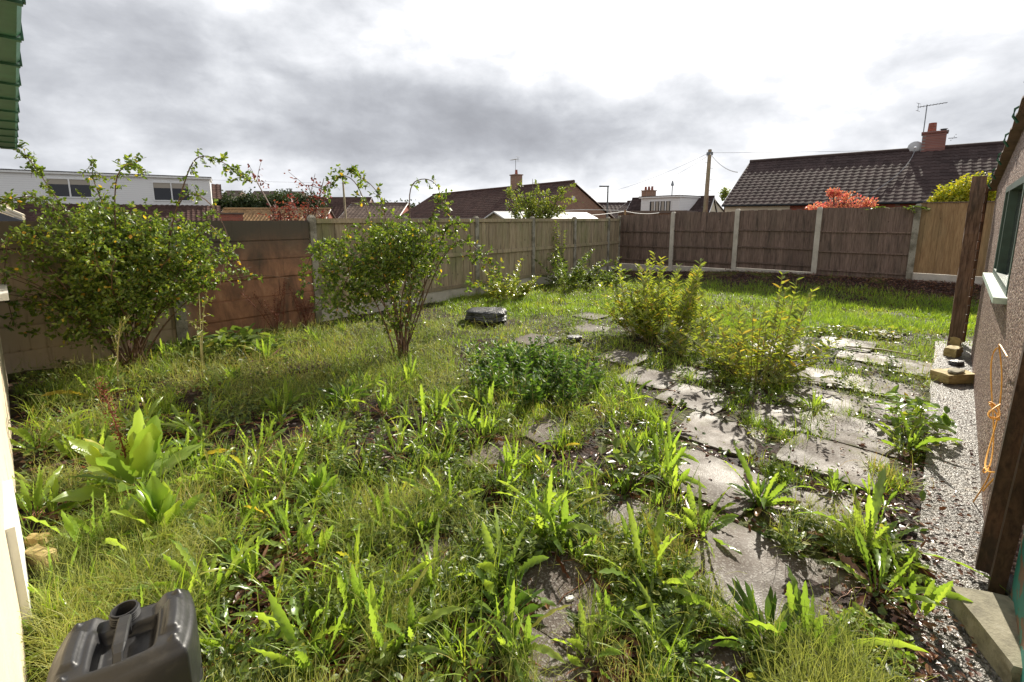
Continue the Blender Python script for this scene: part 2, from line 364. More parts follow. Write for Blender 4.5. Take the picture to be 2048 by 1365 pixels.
mo = t.math('MULTIPLY', t.smooth(t.noise(t.pos, 4.5, 6, .65, .5), .56, .68), t.ramp(t.tint, [(0, .9), (1, .15)])); c = t.mix(mo, c, (.12, .13, .02))
fin(t, c, t.ramp(t.noise(t.pos, 3, 4), [(.35, .48), (.65, .75)]), .24, t.bump(t.math('ADD', t.math('MULTIPLY', ag, 1.), t.noise(t.pos, 14, 3)), .3, .005)); M['slab'] = m
m, t = mat('wet_rough_path_concrete')
ag = t.vor(t.pos, 55); ag2 = t.vor(t.scalev(t.pos, (1, 1, 1), (3, 1, 0)), 120); n = t.noise(t.pos, 2.5, 6, .6, .3)
c = t.ramp(n, [(.3, (.10, .095, .09)), (.6, (.20, .19, .18)), (.8, (.26, .23, .17))]); c = t.mix(t.smooth(t.noise(t.pos, 1.2, 5), .6, .68), c, (.055, .05, .04))
pc_ = t.node('ShaderNodeSeparateColor'); t.put(pc_.inputs[0], t.vor(t.pos, 55, 'Color')); c = t.mix(.8, c, t.ramp(pc_.outputs[0], [(0, (.45, .40, .35)), (.5, (.95, .9, .85)), (1, (1.7, 1.6, 1.45))]), 'MULTIPLY'); c = t.mix(t.smooth(ag, .5, .8), c, (.05, .042, .03)); c = t.mix(t.math('MULTIPLY', t.smooth(t.noise(t.pos, 3.3, 6, .7), .56, .66), .6), c, (.075, .06, .035))
fin(t, c, .36, .55, t.bump(t.math('ADD', ag, t.math('MULTIPLY', ag2, .5)), .8, .014)); M['path'] = m
m, t = mat('pebbledash')
vd = t.vor(t.obj, 75); vc = t.node('ShaderNodeSeparateColor'); t.put(vc.inputs[0], t.vor(t.obj, 75, 'Color'))
c = t.ramp(vc.outputs[0], [(.0, (.12, .065, .05)), (.35, (.27, .17, .13)), (.6, (.40, .28, .22)), (.85, (.60, .49, .41)), (1, (.7, .62, .54))], 'CONSTANT')
c = t.mix(t.smooth(vd, .45, .75), c, (.10, .065, .055)); c = t.mix(.5, c, t.ramp(t.noise(t.obj, 1.1, 5), [(.3, .7), (.7, 1.15)]), 'MULTIPLY')
fin(t, c, .6, .35, t.bump(t.math('SUBTRACT', 1., vd), .9, .012)); M['pebble'] = m
m, t = mat('bungalow_render')
n = t.noise(t.pos, 1.6, 5, .6); c = t.ramp(n, [(.3, (.60, .50, .36)), (.7, (.72, .62, .46))]); st = t.smooth(t.noise(t.scalev(t.pos, (6, 6, .8)), 2, 5), .6, .75)
c = t.mix(t.math('MULTIPLY', st, .4), c, (.30, .22, .17)); fin(t, c, .8, .3, t.bump(t.noise(t.pos, 30, 5), .35, .008)); M['render'] = m
def tilemat(name, cols, lichen=(.2, .2, .15), la=.3):
    m, t = mat(name); n = t.noise(t.pos, .9, 6, .6)
    c = t.mix(.45, t.ramp(n, G1(*cols)), t.ramp(t.tint, [(0, .5), (1, 1.5)]), 'MULTIPLY'); c = t.mix(t.math('MULTIPLY', t.smooth(t.noise(t.pos, 9, 5), .58, .7), la), c, lichen)
    fin(t, c, .85, .1, t.bump(t.noise(t.pos, 25, 4), .3, .01)); return m
M['tiledark'] = tilemat('dark_roof_tile', ((.035, .026, .026), (.065, .045, .042), (.085, .06, .055)), (.16, .14, .13))
M['tilebrown'] = tilemat('brown_roof_tile', ((.05, .03, .026), (.085, .05, .042), (.11, .065, .05)))
M['tileorange'] = tilemat('orange_brown_roof_tile', ((.20, .12, .06), (.30, .19, .10), (.36, .24, .13)))
M['tilegrey'] = tilemat('grey_brown_roof_tile', ((.10, .075, .06), (.15, .11, .09), (.18, .14, .11)))
def brickmat(name, a, b, mo):
    m, t = mat(name); bt = t.node('ShaderNodeTexBrick'); bt.inputs['Scale'].default_value = 1; bt.inputs['Brick Width'].default_value = .225
    bt.inputs['Row Height'].default_value = .075; bt.inputs['Mortar Size'].default_value = .008; bt.inputs['Color1'].default_value = (*a, 1); bt.inputs['Color2'].default_value = (*b, 1); bt.inputs['Mortar'].default_value = (*mo, 1)
    x = t.node('ShaderNodeSeparateXYZ'); t.put(x.inputs[0], t.pos); y = t.node('ShaderNodeCombineXYZ')
    t.put(y.inputs[0], t.math('ADD', x.outputs[0], x.outputs[1])); t.put(y.inputs[1], x.outputs[2]); t.l.new(y.outputs[0], bt.inputs['Vector'])
    c = t.mix(.4, bt.outputs[0], t.ramp(t.noise(t.pos, 2, 5), [(.3, .7), (.7, 1.2)]), 'MULTIPLY'); fin(t, c, .85, .3, t.bump(bt.outputs['Fac'], -.4, .006)); return m
M['brickbrown'] = brickmat('brown_brick', (.34, .19, .12), (.27, .14, .09), (.32, .27, .22))
M['brickred'] = brickmat('red_brick', (.36, .085, .05), (.26, .07, .045), (.28, .2, .16))
M['brickpink'] = brickmat('chimney_brick', (.30, .12, .09), (.20, .08, .07), (.25, .2, .18))
m, t = mat('white_cladding'); x = t.node('ShaderNodeSeparateXYZ'); t.put(x.inputs[0], t.pos); fr = t.math('FRACT', t.math('MULTIPLY', x.outputs[2], 6.6))
c = t.mix(t.smooth(fr, .08, .0), (.80, .80, .79), (.35, .35, .36)); fin(t, c, .45, .4, t.bump(fr, .5, .02)); M['cladding'] = m
m, t = mat('asphalt_felt_white'); fin(t, t.ramp(t.noise(t.scalev(t.pos, (1, 1, 4)), 3, 5), [(.3, (.45, .45, .45)), (.7, (.72, .72, .71))]), .5, .4); M['whitefelt'] = m
m, t = mat('black_plastic')
n = t.noise(t.obj, 12, 6, .6); c = t.mix(t.smooth(n, .52, .75), (.022, .022, .024), (.05, .048, .046)); sc = t.smooth(t.noise(t.scalev(t.obj, (4, 4, 60)), 3, 3), .68, .74)
c = t.mix(t.math('MULTIPLY', sc, .3), c, (.12, .12, .12)); fin(t, c, t.ramp(n, [(.3, .34), (.7, .52)]), .5, t.bump(t.noise(t.obj, 60, 4), .25, .003)); M['plastic'] = m
m, t = mat('dark_wet_stone'); n = t.noise(t.pos, 9, 7, .65); fin(t, t.ramp(n, [(.3, (.025, .026, .028)), (.7, (.085, .085, .088))]), .38, .6, t.bump(t.noise(t.pos, 22, 7, .7), .8, .02)); M['stone'] = m
m, t = mat('mossy_block'); n = t.noise(t.pos, 16, 6, .6); c = t.ramp(n, [(.3, (.14, .125, .085)), (.55, (.27, .245, .17)), (.8, (.36, .33, .26))]); fin(t, c, .8, .35, t.bump(t.noise(t.pos, 90, 5), .5, .006)); M['block'] = m
m, t = mat('yellow_block'); n = t.noise(t.pos, 16, 6, .6); c = t.ramp(n, [(.3, (.30, .22, .08)), (.7, (.48, .38, .17))]); fin(t, c, .75, .35, t.bump(t.noise(t.pos, 70, 5), .5, .006)); M['yblock'] = m
m, t = mat('peeling_teal_paint'); n = t.noise(t.pos, 7, 6, .6, .4); k = t.smooth(n, .47, .5); c = t.mix(k, (.16, .085, .05), (.02, .17, .14)); fin(t, c, .6, .4, t.bump(k, .5, .003)); M['teal'] = m

# ---------------------------------------------------------------- ground, paving, path
xs_ = np.concatenate([[-600, -300, -120, -60, -30, -18], np.arange(-13, 17.01, .085), [20, 26, 40, 80, 160, 320, 600]])
ys_ = np.concatenate([[-100, -30, -10, -5, -3], np.arange(-2, 19.01, .085), [22, 30, 45, 80, 160, 320, 900]])
X, Y = np.meshgrid(xs_, ys_, indexing='ij'); Z = height(X, Y)
nx, ny = X.shape; ii = (np.arange(nx - 1)[:, None] * ny + np.arange(ny - 1)[None]).ravel()
mb = MB(); mb.add(np.stack([X, Y, Z], -1), np.stack([ii, ii + ny, ii + ny + 1, ii + 1], -1)); struct(mb.build('ground', M['soil'], smooth=True))

SL = []   # slab centres (picture position), size, turn, aspect
for px, py, s_, a_, g_ in [(1540, 1185, .70, 2, 1.0), (1655, 1035, .57, 3, .76), (1665, 930, .59, -2, .76), (1712, 872, .59, 2, .76), (1440, 868, .59, 4, .76), (1425, 968, .57, -3, .76),
                       (1545, 828, .61, 1, .76), (1640, 800, .63, -4, .76), (1765, 772, .64, 2, .76), (1740, 715, .64, 0, .76), (1625, 748, .64, 3, .76), (1850, 738, .60, 1, .76), (1690, 690, .63, -2, .76),
                       (1295, 757, .56, 5, .8), (1245, 716, .56, -3, .75), (1180, 655, .56, 2, .8), (1070, 682, .56, 4, .8), (1095, 862, .44, -5, .6), (1000, 922, .42, 6, .6),
                       (868, 1110, .36, -4, .8), (1130, 1200, .46, 3, .75), (1090, 1290, .44, -6, .8), (1240, 1045, .44, 5, .7), (1440, 1335, .45, 2, .6), (1180, 632, .5, 0, .6),
                       (1390, 745, .56, 3, .7), (1390, 800, .56, -2, .7), (1560, 700, .61, 1, .76), (1265, 640, .52, -4, .6), (1790, 828, .48, 3, .7), (1760, 668, .5, 2, .7)]:
    q = G(px, py); SL.append((q[0], q[1], s_, R(47 + a_), g_))
mb = MB()
for k, (x, y, s_, a_, g_) in enumerate(SL):
    r_ = random.Random(k); n = 48; ring = []
    for i in range(n):
        th = 2 * math.pi * i / n; e = 14.; cx, sy = math.cos(th), math.sin(th)
        rad = (abs(cx) ** e + abs(sy) ** e) ** (-1 / e) * s_ / 2 * (1 + .02 * math.sin(3 * th + k) + r_.uniform(-.012, .012))
        ring.append((x + rad * (cx * math.cos(a_) - sy * math.sin(a_)), y + rad * (cx * math.sin(a_) + sy * math.cos(a_))))
    ring = np.array(ring); zb = float(height(x, y)) + .022; tx, ty = r_.uniform(-.03, .03), r_.uniform(-.03, .03)
    prev = None; base = mb.n; V = []; T = []
    for fr_, dz_, ti in ((1.0, -.06, 0), (1.0, -.006, 0), (.985, 0, .1), (.8, .003, .6), (.5, .003, 1.), (.2, .003, 1.)):
        pr = (ring - (x, y)) * fr_ + (x, y)
        V.append(np.column_stack([pr, zb + dz_ + (pr[:, 0] - x) * tx + (pr[:, 1] - y) * ty])); T.append(np.full(n, ti))
    L_ = len(V); V = np.concatenate(V); i = np.arange(L_ - 1)[:, None] * n; j = np.arange(n)[None]
    mb.add(V, np.stack([i + j, i + (j + 1) % n, i + n + (j + 1) % n, i + n + j], -1).reshape(-1, 4), np.concatenate(T))
    mb.poly.append([base + (L_ - 1) * n + q for q in range(n)]); mb.pm.append(0)
struct(mb.build('paving', M['slab']))

p0, p1 = G(1812, 1365)[:2], G(1868, 712)[:2]; pd = (p1 - p0) / np.linalg.norm(p1 - p0)
mb = MB(); n = 150; V = []
for i in range(n):
    yv = -1.2 + 7.4 * i / (n - 1); l = p0 + pd * (yv - p0[1]) / pd[1]; l = l + np.array((1, -1)) * .02 * (vn(yv, 0, 3, 5) - .5)
    for k in range(9):
        xr = WALLK * l[1] + WALLC + .05; xx = l[0] + (max(xr, l[0] + .2) - l[0]) * k / 8; V.append((xx, l[1], .045 + .012 * (vn(xx, l[1], 6, 4) - .5)))
V = np.array(V).reshape(n, 9, 3); lo = V[:, :1].copy(); lo[..., 2] = -.1; V = np.concatenate([lo, V], 1); m_ = 10
i = np.arange(n - 1)[:, None] * m_; j = np.arange(m_ - 1)[None]
mb.add(V, np.stack([i + j, i + j + 1, i + m_ + j + 1, i + m_ + j], -1).reshape(-1, 4)); struct(mb.build('path', M['path'], smooth=True))

# ---------------------------------------------------------------- fences
def boards(mb, a, b, z0, z1, bw, nrm, off, seed, ragged=.0, vary=.5):
    L_ = np.linalg.norm(b - a); n = int(round(L_ / bw)); u = (b - a) / L_; fr_ = frame(u); r_ = random.Random(seed); w0 = L_ / n
    for i in range(n):
        c = a + u * (w0 * (i + .5)); zt = z1 + r_.uniform(-ragged, ragged); o_ = off + (i % 2) * .009
        mb.box((c[0] + nrm[0] * o_, c[1] + nrm[1] * o_, (z0 + zt) / 2), (w0 * 1.07, .011, zt - z0), fr_, .5 + vary * (r_.random() - .5))
nL = np.array((.755, -.656)); nB = np.array((-.656, -.755))
def bay(par, a, b, zb, zt, woodm, side, rails, seed, gb=.28, ragged=.004, cap=None):
    u = (b - a) / np.linalg.norm(b - a); a2 = a + u * .055; b2 = b - u * .055; fr_ = frame(u); mid = (a2 + b2) / 2; L_ = np.linalg.norm(b2 - a2); r_ = random.Random(seed)
    if gb:
        mb = MB(); mb.box((mid[0], mid[1], zb + gb / 2 - .1), (L_ + .02, .05, gb + .2), fr_); mb.build('gravel_board', M['gravel'], par)
    mb = MB(); boards(mb, a2, b2, zb + gb + .004, zt, .115, side, 0., seed, ragged); mb.build('panel', M[woodm], par)
    for fz, th in rails:
        mb = MB(); z = zb + gb + (zt - zb - gb) * fz; c = mid + side * .033; mb.box((c[0], c[1], z), (L_ - .004, .032, th), fr_, r_.random()); mb.build('rail', M[woodm], par)
    if cap:
        mb = MB(); mb.box((mid[0], mid[1], zt + .014), (L_, .075, .024), fr_, .4); mb.build('capping', M[woodm], par)
def post(par, p, zt, w_=.10, m='post', lean=0., zb=-.2):
    mb = MB(); fr_ = frame(D); h = zt - zb; V = []
    mb.box((p[0], p[1], zb + h / 2 - .02), (w_, w_, h - .04), fr_, .5); mb.box((p[0], p[1], zt - .02), (w_, w_, .04), fr_, .5, taper=.55)
    mb.build('post', M[m], par)
SLs = [.75, 2.65, 4.55, 6.55, 8.45, 10.25]
fl = thing('closeboard_fence', 'greenish weathered closeboard fence with concrete posts and gravel boards, middle distance on the left', 'fence')
for s_ in [0] + SLs: post(fl, fenceL(s_), 1.76 if s_ else 1.8)
prev = 0
for k, s_ in enumerate(SLs):
    bay(fl, fenceL(s_), fenceL(prev), 0., 1.68, 'woodgreen', nL, ((.03, .07), (.50, .08), (.985, .06)), 10 + k, .22, .006, cap=True); prev = s_
fb = thing('back_fence', 'dark brown closeboard fence with pale concrete posts along the back of the garden', 'fence')
BX = [0, 1.78, 3.58, 5.48, 7.32]; BZ = [1.80, 1.86, 1.92, 1.94, 1.98]; GZ = [0, .04, .10, .18, .26]
for s_, z, g in zip(BX, BZ, GZ):
    if s_: post(fb, fenceB(s_), z + .05, .115, 'gravel' if s_ < 7 else 'post')
for k in range(4):
    bay(fb, fenceB(BX[k]), fenceB(BX[k + 1]), GZ[k], (BZ[k] + BZ[k + 1]) / 2, 'wooddark', nB, ((.10, .035), (.37, .035), (.66, .035)), 30 + k, .26 if k < 3 else .10, .012)
fn = thing('wooden_fence_panel', 'newer yellow-brown closeboard panel between the dark fence and the timber gate post', 'fence')
a, b = fenceB(7.345), fenceB(9.6); boards_mb = MB(); boards(boards_mb, a, b, .50, 2.04, .125, nB, 0., 77, .004, .5); boards_mb.build('panel', M['woodnew'], fn)
mb = MB(); mid = (a + b) / 2; mb.box((mid[0], mid[1], .245), (2.25, .05, .49), frame(E_)); mb.build('gravel_board', M['gravel'], fn)
mb = MB(); mb.box((mid[0] + nB[0] * .005, mid[1] + nB[1] * .005, 2.052), (2.18, .06, .022), frame(E_), .3); mb.build('capping', M['wooddark'], fn)
# concrete plank fence, left
cf = thing('concrete_fence', 'tan and orange stained concrete plank fence behind the big rose bush', 'fence')
CS = [10.25, 12.15, 13.95]
for s_ in CS[1:]: post(cf, fenceL(s_), 1.70, .13)
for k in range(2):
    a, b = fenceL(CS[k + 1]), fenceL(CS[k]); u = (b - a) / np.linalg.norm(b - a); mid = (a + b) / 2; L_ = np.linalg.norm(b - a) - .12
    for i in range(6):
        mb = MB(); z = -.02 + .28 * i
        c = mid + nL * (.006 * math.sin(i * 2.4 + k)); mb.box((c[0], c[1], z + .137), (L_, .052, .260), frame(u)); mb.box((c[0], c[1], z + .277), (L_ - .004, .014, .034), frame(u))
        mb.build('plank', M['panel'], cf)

# ---------------------------------------------------------------- near structures
# shed on the right (pebbledash gable)
def wp(y, off=0.): return np.array((WALLK * y + WALLC + off, y))
uS = np.array((WALLK, 1.)); uS /= np.linalg.norm(uS); nS = np.array((-uS[1], uS[0])); frS = frame(uS)
shed = thing('pebbledash_shed', 'pebbledashed garage with green-framed window on the right edge', 'shed', (0, 0, 0))
a, b = wp(1.95), wp(5.62); th_ = .14
def roofz(y): return 2.06 + (5.7 - y) * .155
wy0, wy1, wz0, wz1 = 3.0, 4.30, 1.20, 1.98
mb = MB()
def wallseg(y0, y1, z0, z1a, z1b):
    A, B = wp(y0), wp(y1); A2, B2 = A - nS * th_, B - nS * th_
    V = [(*A, z0), (*B, z0), (*B, z1b), (*A, z1a), (*A2, z0), (*B2, z0), (*B2, z1b), (*A2, z1a)]
    mb.faces(V, [(0, 1, 2, 3), (5, 4, 7, 6), (1, 5, 6, 2), (4, 0, 3, 7), (3, 2, 6, 7), (1, 0, 4, 5)])
wallseg(wy1, 5.62, -.1, roofz(wy1), roofz(5.62)); wallseg(1.97, wy0, -.1, roofz(1.97), roofz(wy0)); wallseg(wy0, wy1, -.1, wz0, wz0); wallseg(.2, 1.965, 1.22, roofz(.2), roofz(1.97)); wallseg(wy0, wy1, wz1, roofz(wy0), roofz(wy1))
A = wp(5.62) - nS * th_; back = A - nS * 3.2
fr2 = frame(nS); mb.box((*((A + back) / 2 - uS * .07), .98), (3.2, .13, 2.15), fr2)
mb.build('wall', M['pebble'], shed)
mb = MB(); n = 90; V = []
for i in range(n):
    y = 5.95 - 4.6 * i / (n - 1)
    for k, off in enumerate((-.02, .02, 1.6, 3.3)):
        q = wp(y) - nS * (off - .045); V.append((*q, roofz(y) + .035 + .018 * math.sin(i * 1.1)))
V = np.array(V).reshape(n, 4, 3); V2 = V.copy(); V2[..., 2] -= .012; i = np.arange(n - 1)[:, None] * 4; j = np.arange(3)[None]
qd = np.stack([i + j, i + j + 1, i + 4 + j + 1, i + 4 + j], -1).reshape(-1, 4); mb.add(V, qd); mb.add(V2, qd[:, ::-1])
e = np.arange(n - 1) * 4; mb.add(np.concatenate([V.reshape(-1, 3), V2.reshape(-1, 3)]), np.stack([e, e + 4, e + 4 + n * 4, e + n * 4], -1))
mb.build('roof', simple('corrugated_cement_roof', (.20, .13, .11), .8, nz=(6, .4), bump=(40, .4, .006)), shed)
for y in (2.9, 3.45, 4.0, 4.55, 5.1, 5.6):
    mb = MB(); q = wp(y) + nS * .03; pts = [(q[0] + nS[0] * dx_, q[1] + nS[1] * dx_, roofz(y) + dz_) for dx_, dz_ in ((-.06, .09), (0, .10), (.045, .07), (.05, .02), (.02, -.03))]
    mb.tube(pts, .009, 6); mb.build('roof_hook', M['greenpaint'], shed)

mb = MB(); fo = nS * -.03
for (y0, y1, z0, z1) in ((wy0, wy0 + .045, wz0, wz1), (wy1 - .05, wy1, wz0, wz1), (3.93, 3.97, wz0 + .05, wz1 - .05), (wy0 + .045, wy1 - .05, wz0, wz0 + .05), (wy0 + .045, wy1 - .05, wz1 - .05, wz1)):
    A, B = wp(y0) + fo, wp(y1) + fo; c = (A + B) / 2; mb.box((*c, (z0 + z1) / 2), (np.linalg.norm(B - A), .07, z1 - z0), frS)
wf = mb.build('window_frame', M['greenpale'], shed)
mb = MB(); A, B = wp(wy0 + .04) - nS * .05, wp(wy1 - .04) - nS * .05; c = (A + B) / 2; mb.box((*c, (wz0 + wz1) / 2), (np.linalg.norm(B - A), .006, wz1 - wz0 - .08), frS); mb.build('pane', M['glass'], wf)
mb = MB(); A, B = wp(wy0 - .06) + nS * .03, wp(wy1 + .06) + nS * .03; c = (A + B) / 2; mb.box((*c, wz0 - .025), (np.linalg.norm(B - A), .07, .04), frS); mb.build('sill', M['sillpaint'], wf)
mb = MB()
tl = R(17); upv = np.array((*(-uS * math.sin(tl)), math.cos(tl))); rr_ = np.array([np.cross((*nS, 0), upv), (*nS, 0), upv])
for (y, w_, o_, z_, L_, t_) in ((1.93, .05, .022, .09, 1.25, .35), (1.86, .05, -.02, .06, 1.2, .05)):
    c = np.array((*(wp(y) + nS * o_), z_)) + upv * L_ / 2; mb.box(c, (w_, .05, L_), rr_, t_)
mb.build('door_post', M['woodold'], shed)
mb = MB(); A, B = wp(.9), wp(1.80); c = (A + B) / 2 - nS * .075; mb.box((*c, .63), (np.linalg.norm(B - A), .04, 1.16), frS); dr_ = mb.build('door', M['teal'], shed)
mb = MB(); A, B = wp(.9), wp(1.94); c = (A + B) / 2 - nS * .16; mb.box((*c, .0), (np.linalg.norm(B - A), .2, .2), frS); mb.build('threshold', M['stone'], shed)

tp = np.append(wp(5.80) + nS * .16, 0)
gp = thing('timber_gate_post', 'tall weathered timber post standing at the far corner of the pebbledash garage', 'post', (tp[0], tp[1], 0))
mb = MB(); r_ = random.Random(4); V = []; n = 24
for i in range(n):
    z = -.1 + 2.32 * i / (n - 1); wv = .056 + .004 * math.sin(i * 1.7)
    for sx, sy in ((-1, -1), (1, -1), (1, 1), (-1, 1)): V.append((sx * wv + .004 * r_.uniform(-1, 1) + .006 * math.sin(i * .6), sy * .065 + .004 * r_.uniform(-1, 1), z))
V = np.array(V) @ frS; i = np.arange(n - 1)[:, None] * 4; j = np.arange(4)[None]; mb.add(V, np.stack([i + j, i + (j + 1) % 4, i + 4 + (j + 1) % 4, i + 4 + j], -1).reshape(-1, 4), .5); mb.poly.append([(n - 1) * 4 + k for k in range(4)]); mb.pm.append(0)
mb.build('post', M['woodpost'], gp)
mb = MB()
for k in range(17): mb.box(np.array((.17, -.08 - .004 * (k % 2), .18 + k * .118)) @ frS, (.16, .02, .104), frS, r_.random())
mb.box(np.array((.24, -.08, 1.1)) @ frS, (.03, .05, 2.05), frS, .1)
mb.build('slat_panel', M['woodpost'], gp)

# bungalow wall and gutter on the left
bw = thing('bungalow', 'cream rendered bungalow wall with green gutter along the left edge', 'building')
A, B = G(38, 1085)[:2], None; uB = G(5, 600)[:2] - A; uB /= np.linalg.norm(uB); nBw = np.array((uB[1], -uB[0])); frB = frame(uB)
mb = MB(); a, b = A - uB * 3.4, A + uB * 3.75; c = (a + b) / 2 - nBw * .1; mb.box((*c, 1.2), (np.linalg.norm(b - a), .2, 2.5), frB); mb.build('wall', M['render'], bw)
mb = MB(); q = A + uB * 3.0; c = q + nBw * .04; mb.box((*c, 1.02), (.9, .14, .06), frB); mb.build('window_sill', M['white'], bw)
mb = MB(); q = A - uB * .62; c = q + nBw * .012; mb.box((*c, .2), (.5, .03, .6), frB); mb.build('door_board', M['white'], bw)
g0, g1 = G(34, 0, 2.4)[:2], G(30, 300, 2.4)[:2]; uG = (g1 - g0) / np.linalg.norm(g1 - g0); g0 = g0 - uG * 3; nG = np.array((uG[1], -uG[0])); frG = frame(uG)
LG = np.linalg.norm(g1 - g0); mid = (g0 + g1) / 2
mb = MB(); prof = [(0, .0), (-.10, .0), (-.115, .03), (-.115, .09), (-.105, .09), (-.105, .035), (-.095, .01), (-.005, .01), (.004, .03), (.012, .09), (.022, .09), (.014, .02)]
V = []
for e in (g0, g1): V += [(*(e + nG * p_[0]), 2.40 + p_[1]) for p_ in prof]
k = len(prof); mb.faces(V, [(i, (i + 1) % k, (i + 1) % k + k, i + k) for i in range(k)] + [tuple(range(k))[::-1], tuple(range(k, 2 * k))]); gut = mb.build('gutter', M['greenpaint'], bw)
for i in range(24):
    d_ = .25 + i * .46
    if d_ > LG: break
    e = g0 + uG * d_; mb = MB()
    for p_, q_ in (((.016, .012), (.008, .09)), ((-.055, -.006), (.136, .010))):
        c = e + nG * p_[0]
        mb.box((*c, 2.40 + p_[1] + (.03 if p_[0] > 0 else 0)), (.026, q_[0], q_[1]), frG)
    mb.build('gutter_bracket', M['greenpaint'], gut)
mb = MB(); c = mid - nG * .128; mb.box((*c, 2.47), (LG, .02, .20), frG); mb.build('fascia', M['greenpaint'], bw)
mb = MB(); c = mid - nG * .30; mb.box((*c, 2.46), (LG, .32, .015), frG); mb.build('soffit', M['greenpaint'], bw)
mb = MB(); V = []
for e in (g0, g1): V += [(*(e - nG * .05), 2.53), (*(e - nG * 3.0), 3.7), (*(e - nG * 3.0), 3.6), (*(e - nG * .12), 2.50)]
mb.faces(V, [(0, 1, 5, 4), (1, 2, 6, 5), (2, 3, 7, 6), (3, 0, 4, 7), (0, 3, 2, 1), (4, 5, 6, 7)]); mb.build('roof', M['tilebrown'], bw)
# neighbour's lean-to at the left edge beyond the fence
lt = thing('lean_to', 'cream lean-to with white sloping trim beyond the left fence corner', 'outbuilding')
q0 = WZ(-120, 437, 9.5); q1 = WZ(14, 437, 8.6); u_ = (q1 - q0)[:2]; fr_ = frame(u_); u_ = u_ / np.linalg.norm(u_); c = (q0 + q1) / 2
mb = MB(); mb.box((c[0], c[1], 1.0), (np.linalg.norm((q1 - q0)[:2]), .2, 2.0), fr_); mb.build('wall', M['render'], lt)
mb = MB(); a = WZ(-40, 405, 8.4); b = WZ(48, 438, 8.4)
for off in (0, .09): mb.tube([a + (0, 0, off), b + (0, 0, off * .6)], .03, 6)
mb.build('trim', M['cream'], lt)
mb = MB(); a = WZ(-40, 412, 8.5); b = WZ(46, 441, 8.5); mb.faces([a, b, WZ(46, 470, 8.5), WZ(-40, 470, 8.5)], [(0, 1, 2, 3)]); o = mb.build('pane', M['glass'], lt); md = o.modifiers.new('s', 'SOLIDIFY'); md.thickness = .03

# ---------------------------------------------------------------- houses beyond
def tiles(mb, A, u, dn, Lu, Ld, tw=.30, ch=.32, amp=.03, step=.03, per=5):
    """tiled slope: ridge start A, unit along ridge u, unit down the slope dn"""
    A, u, dn = (np.asarray(q, float) for q in (A, u, dn)); nr = np.cross(dn, u); nr = nr if nr[2] > 0 else -nr; nr /= np.linalg.norm(nr)
    nu = max(2, int(Lu / tw * per)); nc = max(1, int(round(Ld / ch))); us = np.linspace(0, Lu, nu)
    wave_ = amp * np.maximum(np.sin(us / tw * 2 * np.pi), -.35); r_ = np.random.default_rng(int(Lu * 100))
    for c in range(nc):
        d0, d1 = c * Ld / nc, (c + 1) * Ld / nc + .02
        top = A + us[:, None] * u + d0 * dn + (wave_ * .9)[:, None] * nr; bot = A + us[:, None] * u + d1 * dn + (wave_ + step * .6)[:, None] * nr; low = bot - (step + .01) * nr
        V = np.concatenate([top, bot, low]); i = np.arange(nu - 1)
        q = np.concatenate([np.stack([i, i + 1, i + nu + 1, i + nu], -1), np.stack([i + nu, i + nu + 1, i + 2 * nu + 1, i + 2 * nu], -1)])
        tn = np.repeat(r_.random(int(Lu / tw) + 2), per)[:nu]; tn = np.resize(tn, nu); mb.add(V, q, np.concatenate([tn] * 3))
def gable_house(name, label, R0, u, Lu, half, zr, ze, tile, wallm, zg=0., back=True, eave=.25, amp=.03, verge='whitepvc', ts=1.):
    """R0: ridge start xy; u: ridge direction (2d); n: camera side"""
    h = thing(name, label, 'house'); u = np.array(u, float); u /= np.linalg.norm(u); n = np.array((-u[1], u[0])); R0 = np.array(R0[:2])
    if n @ (-R0 - u * Lu / 2) < 0: n = -n
    sl = math.hypot(half, zr - ze)
    for k, s_ in enumerate((1, -1) if back else (1,)):
        dn = np.array((*(n * s_ * half), ze - zr)) / sl; mb = MB(); tiles(mb, (*R0, zr), (*u, 0), dn, Lu, sl, .30 * ts, .32 * ts, amp, .03); mb.build('roof', M[tile], h)
    mb = MB(); mb.tube([(*R0, zr + .03), (*(R0 + u * Lu), zr + .03)], .11, 8); mb.build('ridge', M[tile], h)
    iw = half - eave; zi = ze + .02; zt = zr - .1; mb = MB()
    for e, s_ in ((R0 + u * .12, 1), (R0 + u * (Lu - .12), -1)):
        a, b = e + n * iw, e - n * iw; a2, b2 = a + u * .2 * s_, b + u * .2 * s_; e2 = e + u * .2 * s_
        mb.faces([(*a, zg), (*b, zg), (*b, zi), (*e, zt), (*a, zi), (*a2, zg), (*b2, zg), (*b2, zi), (*e2, zt), (*a2, zi)], [(0, 1, 2, 3, 4), (9, 8, 7, 6, 5), (0, 4, 9, 5), (1, 6, 7, 2), (4, 3, 8, 9), (3, 2, 7, 8)])
    for s_ in (1, -1):
        c = R0 + u * Lu / 2 + n * s_ * (iw - .1); mb.box((*c, (zg + zi) / 2), (Lu - .7, .2, zi - zg), frame(u))
    mb.build('wall', M[wallm], h)
    for e in (R0, R0 + u * Lu): mb = MB(); mb.tube([(*(e - n * half), ze - .03), (*e, zr - .02), (*(e + n * half), ze - .03)], .045, 4); mb.build('verge', M[verge], h)
    mb = MB(); c0 = R0 + n * (half + .02); mb.tube([(*c0, ze - .05), (*(c0 + u * Lu), ze - .05)], .06, 6); mb.build('gutter', M['black'], h)
    return h, R0, u, n
